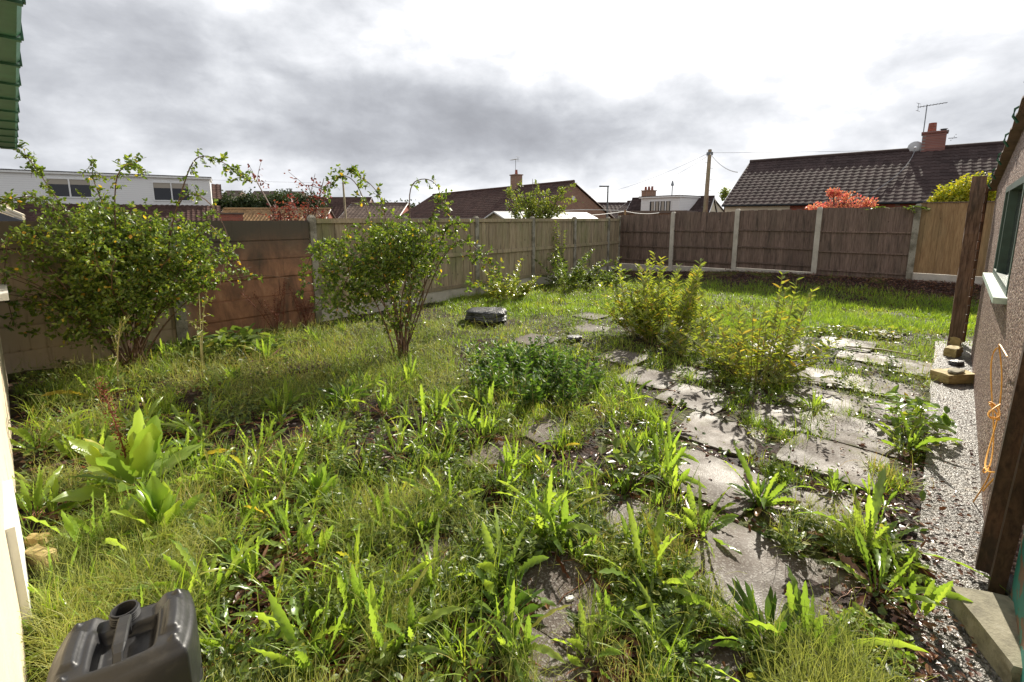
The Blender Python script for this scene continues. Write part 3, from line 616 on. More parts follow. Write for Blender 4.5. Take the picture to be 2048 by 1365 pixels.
def chimney(par, p, z0, z1, s_, m, pots=1, u=(1, 0)):
    mb = MB(); fr_ = frame(u); mb.box((p[0], p[1], (z0 + z1) / 2), (s_, s_ * .8, z1 - z0), fr_); mb.box((p[0], p[1], z1 + .03), (s_ + .12, s_ * .8 + .12, .08), fr_); ch = mb.build('chimney', M[m], par)
    for k in range(pots):
        mb = MB(); q = np.array(p[:2]) + np.array(frame(u)[0][:2]) * (k - (pots - 1) / 2) * .38; mb.tube([(*q, z1 + .06), (*q, z1 + .45)], [.13, .10], 10); mb.build('chimney_pot', M['brickred'], ch)
    return ch
def aerial(par, p, z0, z1, u, n_el=9):
    mb = MB(); mb.tube([(p[0], p[1], z0), (p[0], p[1], z1)], .022, 5); u = np.array(u) / np.linalg.norm(u); v_ = np.array((-u[1], u[0])); a = np.array(p[:2])
    mb.tube([(*(a - u * .35), z1 - .05), (*(a + u * .75), z1 - .05)], .015, 4)
    for k in range(n_el):
        c = a + u * (-.3 + k * .12); L_ = .22 - .008 * k; mb.tube([(*(c - v_ * L_), z1 - .05), (*(c + v_ * L_), z1 - .05)], .008, 4)
    for zz_ in (-.22, .12): mb.tube([(*(a - u * .33 - v_ * .22), z1 + zz_), (*(a - u * .33 + v_ * .22), z1 + zz_)], .01, 4)
    mb.tube([(*(a - u * .33), z1 - .22), (*(a - u * .33), z1 + .12)], .012, 4)
    return mb.build('aerial', M['steel'], par)

# right-hand bungalow
zfR = 27.5; r0 = WZ(1500, 325, zfR); zr = r0[2]
hr, R0, u, n = gable_house('bungalow', 'long bungalow with dark tiled roof and tall chimney behind the back fence', r0, (.755, -.656), 24., 4.6, zr, 2.42, 'tiledark', 'brickred', amp=.022)
e = R0 + n * (4.6 - .25) + u * 1.6; mb = MB(); mb.box((*(e + n * .02), 1.2), (3.0, .06, 2.45), frame(u)); mb.build('render_panel', M['cream'], hr)
def along(px, R0, u):  # distance along ridge line to picture column px
    best = min(np.linspace(0, 40, 800), key=lambda s: abs(proj(R0[0] + u[0] * s, R0[1] + u[1] * s, zr)[0] - px)); return best
sC = along(1866, R0, u); pc = R0 + u * sC - n * .1; chimney(hr, pc, zr - .4, zr + .72, .85, 'brickpink', 0, u)
mb = MB(); q = pc - u * .12; mb.tube([(*q, zr + .74), (*q, zr + 1.22)], [.17, .15], 12); mb.build('chimney_pot', M['brickred'], hr)
mb = MB(); q = pc + u * .3; mb.tube([(*q, zr + .74), (*q, zr + .88), (*q, zr + .9)], [.11, .11, .16], 10); mb.build('chimney_cowl', M['black'], hr)
q = pc - u * .42 + n * .3; aerial(hr, q, zr - .1, zr + 2.05, u * .9 + n * .3)
mb = MB(); q = pc + u * .5
for k in range(4): mb.tube([(*(q + u * (.1 + .05 * k) - n * .1), zr + .35 + .08 * k), (*(q + u * (.1 + .05 * k) + n * .16), zr + .35 + .08 * k)], .012, 4)
mb.tube([(*q, zr + .45), (*(q + u * .3), zr + .45)], .015, 4); mb.build('small_aerial', M['steel'], hr)
q = R0 + u * along(1830, R0, u) + n * .05; mb = MB(); th = np.linspace(0, np.pi / 2, 5)
for k in range(4):
    pass
ring = []
for k, (rr, dd) in enumerate(((.30, .0), (.24, -.05), (.15, -.09), (.05, -.11))):
    for i in range(14): a_ = i * 2 * np.pi / 14; ring.append((*(q + u * rr * math.cos(a_) - n * dd), zr + .12 + rr * math.sin(a_)))
i = np.arange(3)[:, None] * 14; j = np.arange(14)[None]; mb.add(ring, np.stack([i + j, i + (j + 1) % 14, i + 14 + (j + 1) % 14, i + 14 + j], -1).reshape(-1, 4)); mb.tube([(*q, zr), (*(q - n * .1), zr + .12)], .02, 5); mb.build('satellite_dish', M['dish'], hr)
# cable down the roof
mb = MB(); pts = []
for k in range(12): f_ = k / 11; a_ = q - u * 1.6 * f_ * f_ + n * 4.5 * f_; pts.append((*a_, zr + (2.42 - zr) * f_ + .09))
mb.tube(pts, .014, 4); mb.build('cable', M['wire'], hr)

# brick gable house in the middle
zfm = 33.; ap = WZ(1148, 364, zfm); zr2 = ap[2]; lf_ = WZ(866, 391, (zr2 - EYE) * 930 / 47 * 1.0); u2 = (lf_ - ap)[:2]; L2 = np.linalg.norm(u2)
hm, Rm, um, nm = gable_house('brick_bungalow', 'brown brick gabled bungalow with small chimney behind the middle of the fence', ap, u2, min(L2, 24), 4.3, zr2, 1.75, 'tilebrown', 'brickbrown', zg=-1.2, amp=.02, verge='wooddark')
q = Rm + um * 7.0; chimney(hm, q, zr2 - .3, zr2 + .95, .8, 'brickbrown', 1, um); aerial(hm, q + um * .1, zr2 + .9, zr2 + 2.3, um)
gq = np.array(Rm) + um * .1; gn = -um; mb = MB(); c = gq + np.array((um[1], -um[0])) * -.3
for s_ in (1,):
    c = gq - um * .0; mb.tube([(*(c + gn * .02), zr2 - 1.15), (*(c + gn * .1), zr2 - 1.15)], .15, 12)
mb.build('wall_vent', M['whitepvc'], hm)
# white-roofed wooden shed just behind the left fence
ws = thing('white_roofed_shed', 'low wooden shed with white felt roof just behind the closeboard fence', 'shed')
a = WZ(992, 423, 15.2); us_ = np.array((.80, .60)); ns_ = np.array((.60, -.80)); zrs = a[2]; mb = MB(); hw = 1.0; Ls = 4.2
a2 = a[:2]; zse = zrs - .42
for s_ in (1, -1):
    V = [(*(a2 - us_ * .1), zrs), (*(a2 + us_ * Ls), zrs), (*(a2 + us_ * Ls + ns_ * s_ * (hw + .1)), zse), (*(a2 - us_ * .1 + ns_ * s_ * (hw + .1)), zse)]
    mb.faces(V + [(x, y, z - .04) for x, y, z in V], [(0, 1, 2, 3), (7, 6, 5, 4), (0, 3, 7, 4), (3, 2, 6, 7), (2, 1, 5, 6)])
mb.build('roof', M['whitefelt'], ws)
mb = MB(); V = []
for e in (a2, a2 + us_ * (Ls - .1)): V += [(*(e - ns_ * hw), 0), (*(e + ns_ * hw), 0), (*(e + ns_ * hw), zse - .01), (*e, zrs - .05), (*(e - ns_ * hw), zse - .01)]
mb.faces(V, [(0, 1, 2, 3, 4), (9, 8, 7, 6, 5), (1, 6, 7, 2), (0, 4, 9, 5)]); mb.build('wall', M['woodgreen'], ws)

# white dormer house, centre right
def flatdormer(par, A, B, depth, z0, z1, wins, clad='cladding'):
    A, B = np.array(A[:2]), np.array(B[:2]); u = (B - A) / np.linalg.norm(B - A); n = np.array((-u[1], u[0])); n = n if n @ -A > 0 else -n; L_ = np.linalg.norm(B - A); fr_ = frame(u); c = (A + B) / 2 - n * depth / 2
    mb = MB(); mb.box((*c, (z0 + z1) / 2), (L_, depth, z1 - z0), fr_); do = mb.build('dormer', M[clad], par)
    mb = MB(); mb.box((*(c + n * .1), z1 + .08), (L_ + .3, depth + .3, .05), fr_); mb.build('flat_roof', M['black'], do)
    mb = MB(); mb.box((*(c + n * .1), z1 - .02), (L_ + .24, depth + .22, .14), fr_); mb.build('fascia', M['whitepvc'], do)
    for (f0, f1, h0, h1, nm_) in wins:
        a, b = A + u * L_ * f0, A + u * L_ * f1; W_ = np.linalg.norm(b - a); mz0, mz1 = z0 + (z1 - z0) * h0, z0 + (z1 - z0) * h1
        mb = MB(); cc_ = (a + b) / 2
        mb.box((*(cc_ + n * .03), mz0), (W_, .09, .09), fr_); mb.box((*(cc_ + n * .03), mz1), (W_, .09, .09), fr_)
        for k in range(nm_ + 1): q = a + u * W_ * k / nm_; mb.box((*(q + n * .033), (mz0 + mz1) / 2), (.085, .09, mz1 - mz0 + .09), fr_)
        wo_ = mb.build('window', M['whitepvc'], do)
        mb = MB(); mb.box((*(cc_ + n * .012), (mz0 + mz1) / 2), (W_ - .05, .02, mz1 - mz0 - .05), fr_); mb.build('pane', M['glass'], wo_)
        if nm_ == 2: mb = MB(); mb.box((*(cc_ + n * .024), mz1 - (mz1 - mz0) * .16), (W_ - .1, .012, (mz1 - mz0) * .30), fr_); mb.build('blind', M['curtain'], wo_)
        if nm_ >= 4:
            mb = MB()
            for f_ in (.14, .36, .62, .86): q = a + u * W_ * f_; mb.box((*(q + n * .024), (mz0 + mz1) / 2), (W_ * .12, .012, mz1 - mz0 - .1), fr_)
            mb.build('curtain', M['curtain'], wo_)
    return do
zf = 46.; a = WZ(1281, 430, zf); b = WZ(1358, 430, zf * .93); z1 = WZ(1281, 396, zf)[2]
hd, _, ud, nd = gable_house('dormer_house', 'small house with white boxed dormer beside the telegraph pole', WZ(1255, 405, 54), (b - a)[:2], 10.5, 4.6, z1 - .1, 1.2, 'tiledark', 'cream', zg=-1, amp=.02, ts=1.4)
do = flatdormer(hd, a, b, 3.4, 1.9, z1, [(.24, .80, .12, .80, 4)]); q = a[:2] - nd * 1.5; chimney(hd, q - ud * .2, z1, z1 + .7, 1.1, 'brickbrown', 3, ud)
mb = MB(); q = (a + b)[:2] / 2 - nd * 2; mb.tube([(*q, z1), (*q, z1 + 1.1), (*q, z1 + 1.15), (*q, z1 + 1.6)], [.05, .05, .17, .05], 8); mb.build('flue', M['steel'], hd)
gable_house('dark_roofed_house', 'dark low roof left of the white dormer, behind the street lamp', WZ(1188, 410, 58), (1, -.02), 8.5, 5, 3.6, 1.2, 'tiledark', 'brickbrown', zg=-1, ts=1.6)
gable_house('cream_gabled_house', 'cream gable end with dark roof at the foot of the telegraph pole', WZ(1429, 397, 44), (-.83, .56), 8, 3.4, 3.75, 1.2, 'tiledark', 'cream', zg=-1, ts=1.4)
mb = MB(); a = WZ(1262, 437, 22); b = WZ(1395, 437, 20.5); c = (a + b) / 2; mb.box((c[0], c[1] + 1, .95), (np.linalg.norm(b - a), 2.4, 2.0), frame((b - a)[:2])); gr = thing('flat_roofed_garage', 'low grey flat-roofed garage just over the back fence near the corner', 'garage'); mb.build('wall', M['brickbrown'], gr)
mb = MB(); mb.box((c[0], c[1] + 1, 2.0), (np.linalg.norm(b - a) + .3, 2.7, .12), frame((b - a)[:2])); mb.build('roof', M['tilegrey'], gr)

# white dormer bungalow on the left
a = WZ(-60, 402, 31); b = WZ(424, 411, 38); zt = WZ(424, 358, 38)[2]; zb = 2.75
hl = thing('dormer_bungalow', 'bungalow with long white clad dormer behind the rose bush on the left', 'house')
flatdormer(hl, a, b, 4., zb, zt, [(.285, .46, .22, .82, 2), (.725, .895, .16, .80, 2)])
ul = (b - a)[:2] / np.linalg.norm((b - a)[:2]); nl = np.array((ul[1], -ul[0])); mb = MB(); st_ = a[:2] - ul * 2 + nl * .05; Lr = np.linalg.norm((b - a)[:2]) + 2.6
dn = np.array((*(nl * 2.6), -1.5)); dn /= np.linalg.norm(dn); tiles(mb, (*st_, zb + .02), (*ul, 0), dn, Lr, 3.0, .33, .34, .035); mb.build('roof', M['tilebrown'], hl)
mb = MB(); tiles(mb, (*(b[:2] + ul * .06 - nl * 2.2), zt - .3), (*ul, 0), np.array((*(nl * 2.6), -1.5)) / 3.0, .7, 2.6, .33, .34, .035); mb.build('roof_edge', M['tilebrown'], hl)
mb = MB(); c = (a + b)[:2] / 2 + nl * 2.3; mb.box((*c, .2), (Lr - 1.2, .2, 2.3), frame(ul)); mb.build('wall', M['brickred'], hl)
ex = thing('brick_chimney_stack', 'short red brick stack with grey top right of the white dormer bungalow', 'chimney'); c = WZ(463, 436, 27); mb = MB(); mb.box((c[0], c[1], .9), (1.15, .8, 2.1), frame(ul)); mb.build('stack', M['brickred'], ex)
mb = MB(); mb.box((c[0], c[1], 2.0), (1.3, .95, .1), frame(ul)); mb.build('cap', M['tilegrey'], ex)
gable_house('orange_roofed_house', 'low house with orange-brown tiled roof behind the concrete fence', WZ(447, 418, 42), (1, .05), 9.5, 4.5, WZ(447, 419, 42)[2], -.2, 'tileorange', 'brickred', zg=-2, ts=1.0, amp=.03)
gable_house('red_gabled_house', 'red brick gabled house with white barge boards behind the round shrub', WZ(703, 408, 52), (.90, -.1), 6.5, 4.2, WZ(703, 408, 52)[2], 1.3, 'tilegrey', 'brickred', zg=-2, ts=1.4)
gable_house('long_brown_roof_house', 'distant long dark brown roof between the hedge and the red gabled house', WZ(618, 396, 88), (1, -.03), 12., 6, WZ(618, 396, 88)[2], 1.5, 'tilebrown', 'brickbrown', zg=-3, ts=2.2)
def hip_house(px0, px1, pyt, label, zf=95.):
    h = thing('hipped_house', label, 'house', group='hipped houses on the far rise'); a = WZ(px0, pyt, zf); b = WZ(px1, pyt, zf); w_ = b[0] - a[0]; zt_ = a[2]; ze = zt_ - 3.; i_ = .28 * w_ / 2
    x0, x1, y0, y1 = a[0] - i_, b[0] + i_ * 1.2, a[1], a[1] + 8
    mb = MB(); mb.faces([(x0, y0, ze), (x1, y0, ze), (x1, y1, ze), (x0, y1, ze), (a[0], y0 + 4, zt_), (b[0], y0 + 4, zt_)], [(0, 1, 5, 4), (2, 3, 4, 5), (1, 2, 5), (3, 0, 4)]); mb.build('roof', M['tilegrey'], h)
    mb = MB(); mb.box(((x0 + x1) / 2, y0 + 4, (ze - 6) / 2 + .5), (x1 - x0 - .6, 7.4, ze + 5), None); mb.build('wall', M['brickbrown'], h)
hip_house(428, 462, 379, 'hipped brown house beside the white dormer bungalow on the far rise'); hip_house(487, 532, 380, 'middle of the hipped brown houses on the far rise, in the gap of the hedge'); hip_house(556, 590, 381, 'hipped brown house half hidden by the round tree on the far rise')

# leafy crowns far away
def crown(name, label, cat, blobs, nleaf, ls, m, trunk=None, group=None, zg=0.):
    h = thing(name, label, cat, group=group); mb = MB(); P_ = []
    for (c, r) in blobs:
        k = int(nleaf / len(blobs)); d_ = norm(rng.normal(size=(k, 3))); rr = rng.random((k, 1)) ** .42; lump = .78 + .35 * vn(d_[:, 0] * 3 + c[0], d_[:, 1] * 3 + d_[:, 2] * 2, 1.4, 6)[:, None]
        P_.append(np.array(c) + d_ * rr * np.array(r) * lump)
    P_ = np.concatenate(P_); mb.add(*leaflets(P_, rng.normal(size=P_.shape) + (0, 0, -.2), ls * (.6 + .8 * rng.random(len(P_))), ls * .6, .25)); mb.build('crown', M[m], h)
    mb = MB(); c0 = np.mean([b_[0] for b_ in blobs], 0)
    for (c, r) in blobs:
        st_ = np.array((c0[0] + (c[0] - c0[0]) * .1, c0[1], zg)); mid_ = st_ * .5 + np.array(c) * .5 + rng.normal(size=3) * .1 * np.max(r)
        mb.tube([st_, mid_, c], np.array((.09, .06, .02)) * max(1, np.max(r) * .6), 6)
    mb.build('trunk', M['stem'], h); return h
def W3(px, py, zf): return tuple(WZ(px, py, zf))
crown('distant_tree', 'round dark tree on the far rise left of the street lamp', 'tree', [(W3(572, 405, 88), (3.6, 2, 2.4)), (W3(548, 412, 86), (2.5, 2, 2.))], 5000, .38, 'hedge', zg=-1)
mb = MB(); P_ = []
for px in range(425, 640, 7):
    c = np.array(W3(px, 408 + 6 * math.sin(px * .11), 84)); k = 330; P_.append(c + rng.normal(size=(k, 3)) * (.8, .6, .9) - (0, 0, .5))
for px in range(780, 830, 8):
    c = np.array(W3(px, 419 + 3 * math.sin(px * .2), 84)); P_.append(c + rng.normal(size=(200, 3)) * (.7, .6, .8) - (0, 0, .5))
P_ = np.concatenate(P_); mb.add(*leaflets(P_, rng.normal(size=P_.shape), .42, .28, .2)); stuff(mb.build('distant_hedge', M['hedge']), 'dark hedge line on the far rise', 'hedge')
crown('acer_tree', 'bright red and orange maple glowing behind the back fence', 'tree', [(W3(1650, 415, 16.5), (.6, .45, .22)), (W3(1690, 398, 16.5), (.5, .4, .30)), (W3(1735, 408, 16), (.28, .3, .25)), (W3(1667, 386, 16.5), (.22, .2, .15)), (W3(1715, 418, 16), (.5, .4, .25)), (W3(1640, 416, 16), (.55, .3, .12))], 2000, .075, 'acer', zg=.0)
crown('yellow_green_tree', 'yellow-green leafy tree behind the newer fence panel', 'tree', [(W3(1915, 390, 13.5), (.55, .5, .42)), (W3(1950, 375, 13.5), (.55, .5, .42)), (W3(1890, 405, 13.5), (.38, .4, .3)), (W3(1985, 390, 13.5), (.6, .5, .45))], 5200, .085, 'yellowleaf')
crown('small_shrub', 'small bush peeping past the left gable of the long bungalow roof', 'bush', [(W3(1450, 388, 33), (.35, .4, .5))], 300, .16, 'treeleaf')
def sparse_tree(name, label, base, tops, leafm, nl, ls, cat='tree'):
    h = thing(name, label, cat); mb = MB(); lp = []
    for tp_ in tops:
        b_ = np.array(base) + rng.normal(size=3) * (.08, .08, 0); tp_ = np.array(tp_); mid_ = b_ * .5 + tp_ * .5 + (0, 0, .1); pts = np.array([b_ * (1 - f_) ** 2 + 2 * f_ * (1 - f_) * mid_ + tp_ * f_ * f_ for f_ in np.linspace(0, 1, 8)])
        mb.tube(pts, np.linspace(.03, .006, 8), 5)
        for k in range(9):
            f_ = rng.uniform(.35, 1.); i = int(f_ * 7); s0 = pts[i]; e0 = s0 + rng.normal(size=3) * (.28, .28, .2) + (0, 0, .12); mb.tube([s0, (s0 + e0) / 2 + (0, 0, .03), e0], (.007, .005, .003), 4, cap=False)
            g = rng.random((nl, 1)); lp.append(s0 + (e0 - s0) * g + rng.normal(size=(nl, 3)) * .035)
    mb.build('branches', M['stem'], h); lp = np.concatenate(lp); mb = MB(); mb.add(*leaflets(lp, rng.normal(size=lp.shape) + (0, 0, .1), ls * (.7 + .6 * rng.random(len(lp))), ls * .5, .3)); mb.build('leaves', M[leafm], h); return h
sparse_tree('young_apple_tree', 'sparse pale-leaved tree standing behind the closeboard fence in front of the gable', W3(1070, 480, 14.2), [W3(x, y, 14.2 + .3 * math.sin(x)) for x, y in ((1012, 385), (1030, 372), (1048, 392), (1065, 358), (1080, 378), (1100, 395), (1120, 385), (1132, 372), (1010, 410), (1125, 415), (1052, 415), (1090, 415))], 'treeleaf', 34, .085)
sparse_tree('red_leaved_tree', 'thin purple-red leaved tree arching above the orange concrete fence', W3(590, 520, 9.2), [W3(x, y, 9.2 + .3 * math.sin(x)) for x, y in ((560, 430), (575, 410), (600, 425), (620, 400), (648, 357), (545, 440), (632, 415), (500, 340), (590, 440), (645, 430))], 'redleaf', 11, .07)

# poles, lamps and wires
def lamp(px, pyt, zf, label, tube_r=.06):
    h = thing('street_lamp', label, 'street lamp'); a = WZ(px, pyt, zf); mb = MB(); mb.tube([(a[0], a[1], -1), (a[0], a[1], a[2] - 1), (a[0], a[1], a[2])], [tube_r * 1.6, tube_r, tube_r * .8], 8); mb.build('column', M['lampmetal'], h)
    mb = MB(); mb.box((a[0] - .28, a[1], a[2] + .03), (.7, .22, .09)); mb.build('lamp_head', M['lampmetal'], h)
lamp(1216, 374, 34, 'grey street lamp near the far fence corner'); lamp(583, 379, 55, 'small street lamp above the red-leaved tree')
h = thing('telegraph_pole', 'wooden telegraph pole with climbing pegs right of the white dormer house', 'telegraph pole'); a = WZ(1420, 300, 30); b = WZ(1410, 430, 30); mb = MB(); mb.tube([b - (0, 0, 2), b, a], [.15, .145, .11], 10, .5); mb.build('pole', M['woodgreen'], h)
mb = MB()
for k in range(9): q = a * (1 - k * .085 - .2) + b * (k * .085 + .2); s_ = 1 if k % 2 else -1; mb.tube([q, q + (s_ * .28, 0, 0)], .012, 4)
mb.build('climbing_pegs', M['steel'], h); mb = MB(); q = a - (0, 0, .15); mb.box(q - (0, 0, .1), (.3, .3, .2)); mb.build('cap', M['lampmetal'], h)
h = thing('telegraph_pole', 'thin leaning pole behind the round rose shrub', 'telegraph pole'); mb = MB(); mb.tube([WZ(694, 470, 26), WZ(686, 365, 26)], [.06, .05], 6); mb.build('pole', M['woodgreen'], h)
def cable(a, b, sag, r, m, name, label, cat='cable'):
    f_ = np.linspace(0, 1, 16)[:, None]; a, b = np.array(a), np.array(b); p_ = a * (1 - f_) + b * f_ - np.array((0, 0, 1.)) * (4 * sag * f_ * (1 - f_)); mb = MB(); mb.tube(p_, r, 4); return tag(mb.build(name, M[m]), label, cat)
top = WZ(1419, 306, 30)
cable(top, WZ(1160, 395, 50), .5, .010, 'wire', 'overhead_wire', 'upper thin wire running left from the telegraph pole'); cable(top - (0, 0, .15), WZ(1160, 425, 45), .6, .009, 'wire', 'overhead_wire', 'lower thin wire running left from the telegraph pole')
cable(top, WZ(1475, 345, 27), .25, .025, 'line', 'service_cable', 'white sagging cable between the telegraph pole and the dark tiled roof'); cable(top, WZ(2100, 290, 26), .1, .009, 'wire', 'overhead_wire', 'thin wire running right from the telegraph pole over the long roof')
cable(WZ(-100, 330, 40), WZ(700, 367, 50), .3, .009, 'wire', 'overhead_wire', 'thin wire crossing the sky over the white dormer')
wpst = fenceL(-.35); mb = MB(); mb.tube([(wpst[0], wpst[1], 0), (wpst[0], wpst[1], 1.98)], .035, 8, .6); h = tag(mb.build('washing_line_post', M['woodnew']), 'short timber washing-line post at the far fence corner', 'post')
tp_ = (wpst[0], wpst[1], 1.95)
cable(tp_, WZ(1120, 432, 13.2), .05, .008, 'line', 'washing_line', 'white washing line running left from the corner post, lowest strand'); cable(tp_, WZ(1130, 421, 17), -.03, .008, 'line', 'washing_line', 'white washing line running left from the corner post, upper strand'); cable(tp_, WZ(1318, 426, 17), .06, .008, 'line', 'washing_line', 'white washing line running right from the corner post to the garage')

# ---------------------------------------------------------------- jerrycan
jz = .0; JC = np.array((-1.215, 1.275)); ja = R(33)
jc = thing('jerrycan', 'large black plastic jerrycan without a cap in the bottom left corner', 'jerrycan', (JC[0], JC[1], -.01), ja)
n = 56; g = np.linspace(-1, 1, n); U, Vv = np.meshgrid(g, g, indexing='ij')
# square to rounded square
k_ = .38; X_ = U * np.sqrt(1 - k_ * Vv ** 2 / 2) / math.sqrt(1 - k_ * 0); Y_ = Vv * np.sqrt(1 - k_ * U ** 2 / 2)
hx, hy, HT = .175, .150, .43
def sbox(u, v, u0, u1, v0, v1, s_): return sm(u0 - s_, u0 + s_, u) * (1 - sm(u1 - s_, u1 + s_, u)) * sm(v0 - s_, v0 + s_, v) * (1 - sm(v1 - s_, v1 + s_, v))
ez = np.maximum(np.abs(U), np.abs(Vv)); Zt = HT - .030 * sm(.80, 1.0, ez) ** 1.4
valley = sbox(U, Vv, -.40, .42, -.70, .38, .07); Zt = Zt - .060 * valley
Zt = Zt - .028 * sbox(U, Vv, -.46, .50, .38, 1.2, .10)
Zt = Zt + .016 * sbox(U, Vv, -.82, -.60, -.50, .45, .035) + .016 * sbox(U, Vv, .60, .80, -.50, .45, .035)
for cu, cv in ((-.78, -.74), (.78, -.74), (-.78, .74), (.78, .74)): Zt = Zt + .011 * np.exp(-((((U - cu) / .055) ** 2 + ((Vv - cv) / .065) ** 2)) ** 2)
mb = MB(); V = np.stack([X_ * hx, Y_ * hy, Zt], -1); i = (np.arange(n - 1)[:, None] * n + np.arange(n - 1)[None]).ravel(); mb.add(V, np.stack([i, i + n, i + n + 1, i + 1], -1))
per = [(a_, 0) for a_ in range(n)] + [(n - 1, b_) for b_ in range(1, n)] + [(a_, n - 1) for a_ in range(n - 2, -1, -1)] + [(0, b_) for b_ in range(n - 2, 0, -1)]
pr = np.array([(X_[a_, b_] * hx, Y_[a_, b_] * hy) for a_, b_ in per]); pz = np.array([Zt[a_, b_] for a_, b_ in per]); m_ = len(per); rings = [np.column_stack([pr, pz])]
for sc_, z in ((1.025, .385), (1.035, .37), (1.035, .22), (1.022, .215), (1.022, .205), (1.035, .20), (1.035, .03), (1.01, .008), (.96, 0)): rings.append(np.column_stack([pr * sc_, np.full(m_, z)]))
V = np.concatenate(rings); i = np.arange(len(rings) - 1)[:, None] * m_; j = np.arange(m_)[None]; mb.add(V, np.stack([i + j, i + m_ + j, i + m_ + (j + 1) % m_, i + (j + 1) % m_], -1).reshape(-1, 4))
body = mb.build('body', M['plastic'], jc, smooth=True)
import bmesh
bm = bmesh.new(); bm.from_mesh(body.data); bmesh.ops.remove_doubles(bm, verts=bm.verts, dist=.0004); bmesh.ops.recalc_face_normals(bm, faces=bm.faces); bm.to_mesh(body.data); bm.free()
nk = (-.012, .100); z0 = .385; mb = MB(); prof_ = [(.047, z0), (.047, z0 + .014), (.036, z0 + .015)]
for k in range(4): zc = z0 + .020 + k * .0075; prof_ += [(.036, zc), (.040, zc + .002), (.040, zc + .004), (.036, zc + .006)]
prof_ += [(.036, z0 + .056), (.031, z0 + .056), (.030, z0 - .03)]
K = 32; ring = [(nk[0] + r_ * math.cos(a_ * 2 * math.pi / K), nk[1] + r_ * math.sin(a_ * 2 * math.pi / K), z) for r_, z in prof_ for a_ in range(K)]; i = np.arange(len(prof_) - 1)[:, None] * K; j = np.arange(K)[None]
mb.add(ring, np.stack([i + j, i + (j + 1) % K, i + K + (j + 1) % K, i + K + j], -1).reshape(-1, 4)); nkob = mb.build('neck', M['plastic'], jc, smooth=False)
mb = MB(); mb.faces([(nk[0] + .0305 * math.cos(a_ * 2 * math.pi / K), nk[1] + .0305 * math.sin(a_ * 2 * math.pi / K), z0 + .006) for a_ in range(K)], [tuple(range(K))]); mb.build('inner_shadow', M['dark'], nkob)  # near-black disc stands in for the shade down inside the neck
mb = MB(); hp = [(-.004, -.118, HT - .014), (-.004, -.098, HT + .008), (-.004, -.075, HT + .014), (-.004, .0, HT + .014), (-.004, .045, HT + .010), (-.004, .060, HT - .02), (-.004, .064, HT - .06)]
cs = [(-1, -.5), (-.8, -1), (.8, -1), (1, -.5), (1, .5), (.75, 1), (-.75, 1), (-1, .5)]; V = []
for q_i, (x, y, z) in enumerate(hp):
    t_ = np.array(hp[min(q_i + 1, 6)]) - np.array(hp[max(q_i - 1, 0)]); t_ /= np.linalg.norm(t_); nrm_ = np.cross((1, 0, 0), t_); V += [np.array((x, y, z)) + np.array((1, 0, 0)) * cx * (.017 if 1 < q_i < 5 else .012) + nrm_ * cy * .011 for cx, cy in cs]
i = np.arange(6)[:, None] * 8; j = np.arange(8)[None]; mb.add(V, np.stack([i + j, i + (j + 1) % 8, i + 8 + (j + 1) % 8, i + 8 + j], -1).reshape(-1, 4)); mb.build('handle', M['plastic'], jc)

# ---------------------------------------------------------------- loose things
def block(name, label, cat, px, py, size, rz, m, z=0., tilt=(0, 0), rough=.006, parts=None, group=None):
    q = G(px, py, z); mb = MB(); r_ = random.Random(int(px * 7 + py)); nx_, ny_, nz_ = 6, 4, 3; bm = bmesh.new(); bmesh.ops.create_cube(bm, size=1)
    bmesh.ops.subdivide_edges(bm, edges=bm.edges, cuts=3, use_grid_fill=True)
    for v_ in bm.verts:
        c_ = v_.co; k = sum(abs(abs(x) - .5) < 1e-4 for x in c_); c_ *= (1 - .02 * (k >= 2) - .02 * (k == 3)); v_.co = Vector((c_.x * size[0] + r_.uniform(-rough, rough), c_.y * size[1] + r_.uniform(-rough, rough), (c_.z + .5) * size[2] + r_.uniform(-rough, rough)))
    me = bpy.data.meshes.new(name); bm.to_mesh(me); bm.free(); me.materials.append(M[m]); o = bpy.data.objects.new(name, me); COL.objects.link(o); o.location = q; o.rotation_euler = (tilt[0], tilt[1], rz); return tag(o, label, cat, group)
def rock(name, label, px, py, size, rz, m='stone', z=0., seed=1, cat='rock'):
    q = G(px, py, z); bm = bmesh.new(); bmesh.ops.create_icosphere(bm, subdivisions=4, radius=.5)
    for v_ in bm.verts:
        c_ = v_.co.copy(); e_ = 3.6; L_ = (abs(c_.x * 2) ** e_ + abs(c_.y * 2) ** e_ + abs(c_.z * 2) ** e_) ** (1 / e_); c_ /= L_; c_ *= 1 + .16 * noise.noise(c_ * 3 + Vector((seed, 0, 0))) + .07 * noise.noise(c_ * 9)
        c_.z = min(c_.z, .40 + .05 * noise.noise(c_ * 5)); v_.co = Vector((c_.x * size[0], c_.y * size[1], (c_.z + .42) * size[2]))
    me = bpy.data.meshes.new(name); bm.to_mesh(me); bm.free(); me.materials.append(M[m]); o = bpy.data.objects.new(name, me); COL.objects.link(o); o.location = q; o.rotation_euler = (0, 0, rz); return tag(o, label, cat)
rock('flat_boulder', 'flat dark boulder lying in the grass between the two rose shrubs and the fence', 972, 642, (.70, .50, .24), R(-8), seed=3)
rock('dark_stone', 'small dark stone lying in front of the leafy shrub between two slabs', 1148, 680, (.22, .16, .07), .4, seed=5)
block('concrete_block', 'mossy yellowish concrete step block at the foot of the garage door', 'block', 2012, 1300, (.40, .20, .10), R(72), 'block', z=.045, rough=.003)
block('yellow_brick', 'wide yellow block lying on the path beside the garage wall', 'brick', 1906, 762, (.34, .20, .10), R(6), 'yblock', z=.045)
rock('flat_stone', 'flat grey stone resting on top of the wide yellow block', 1912, 745, (.2, .1, .035), .5, 'block', z=.145, seed=8, cat='stone')
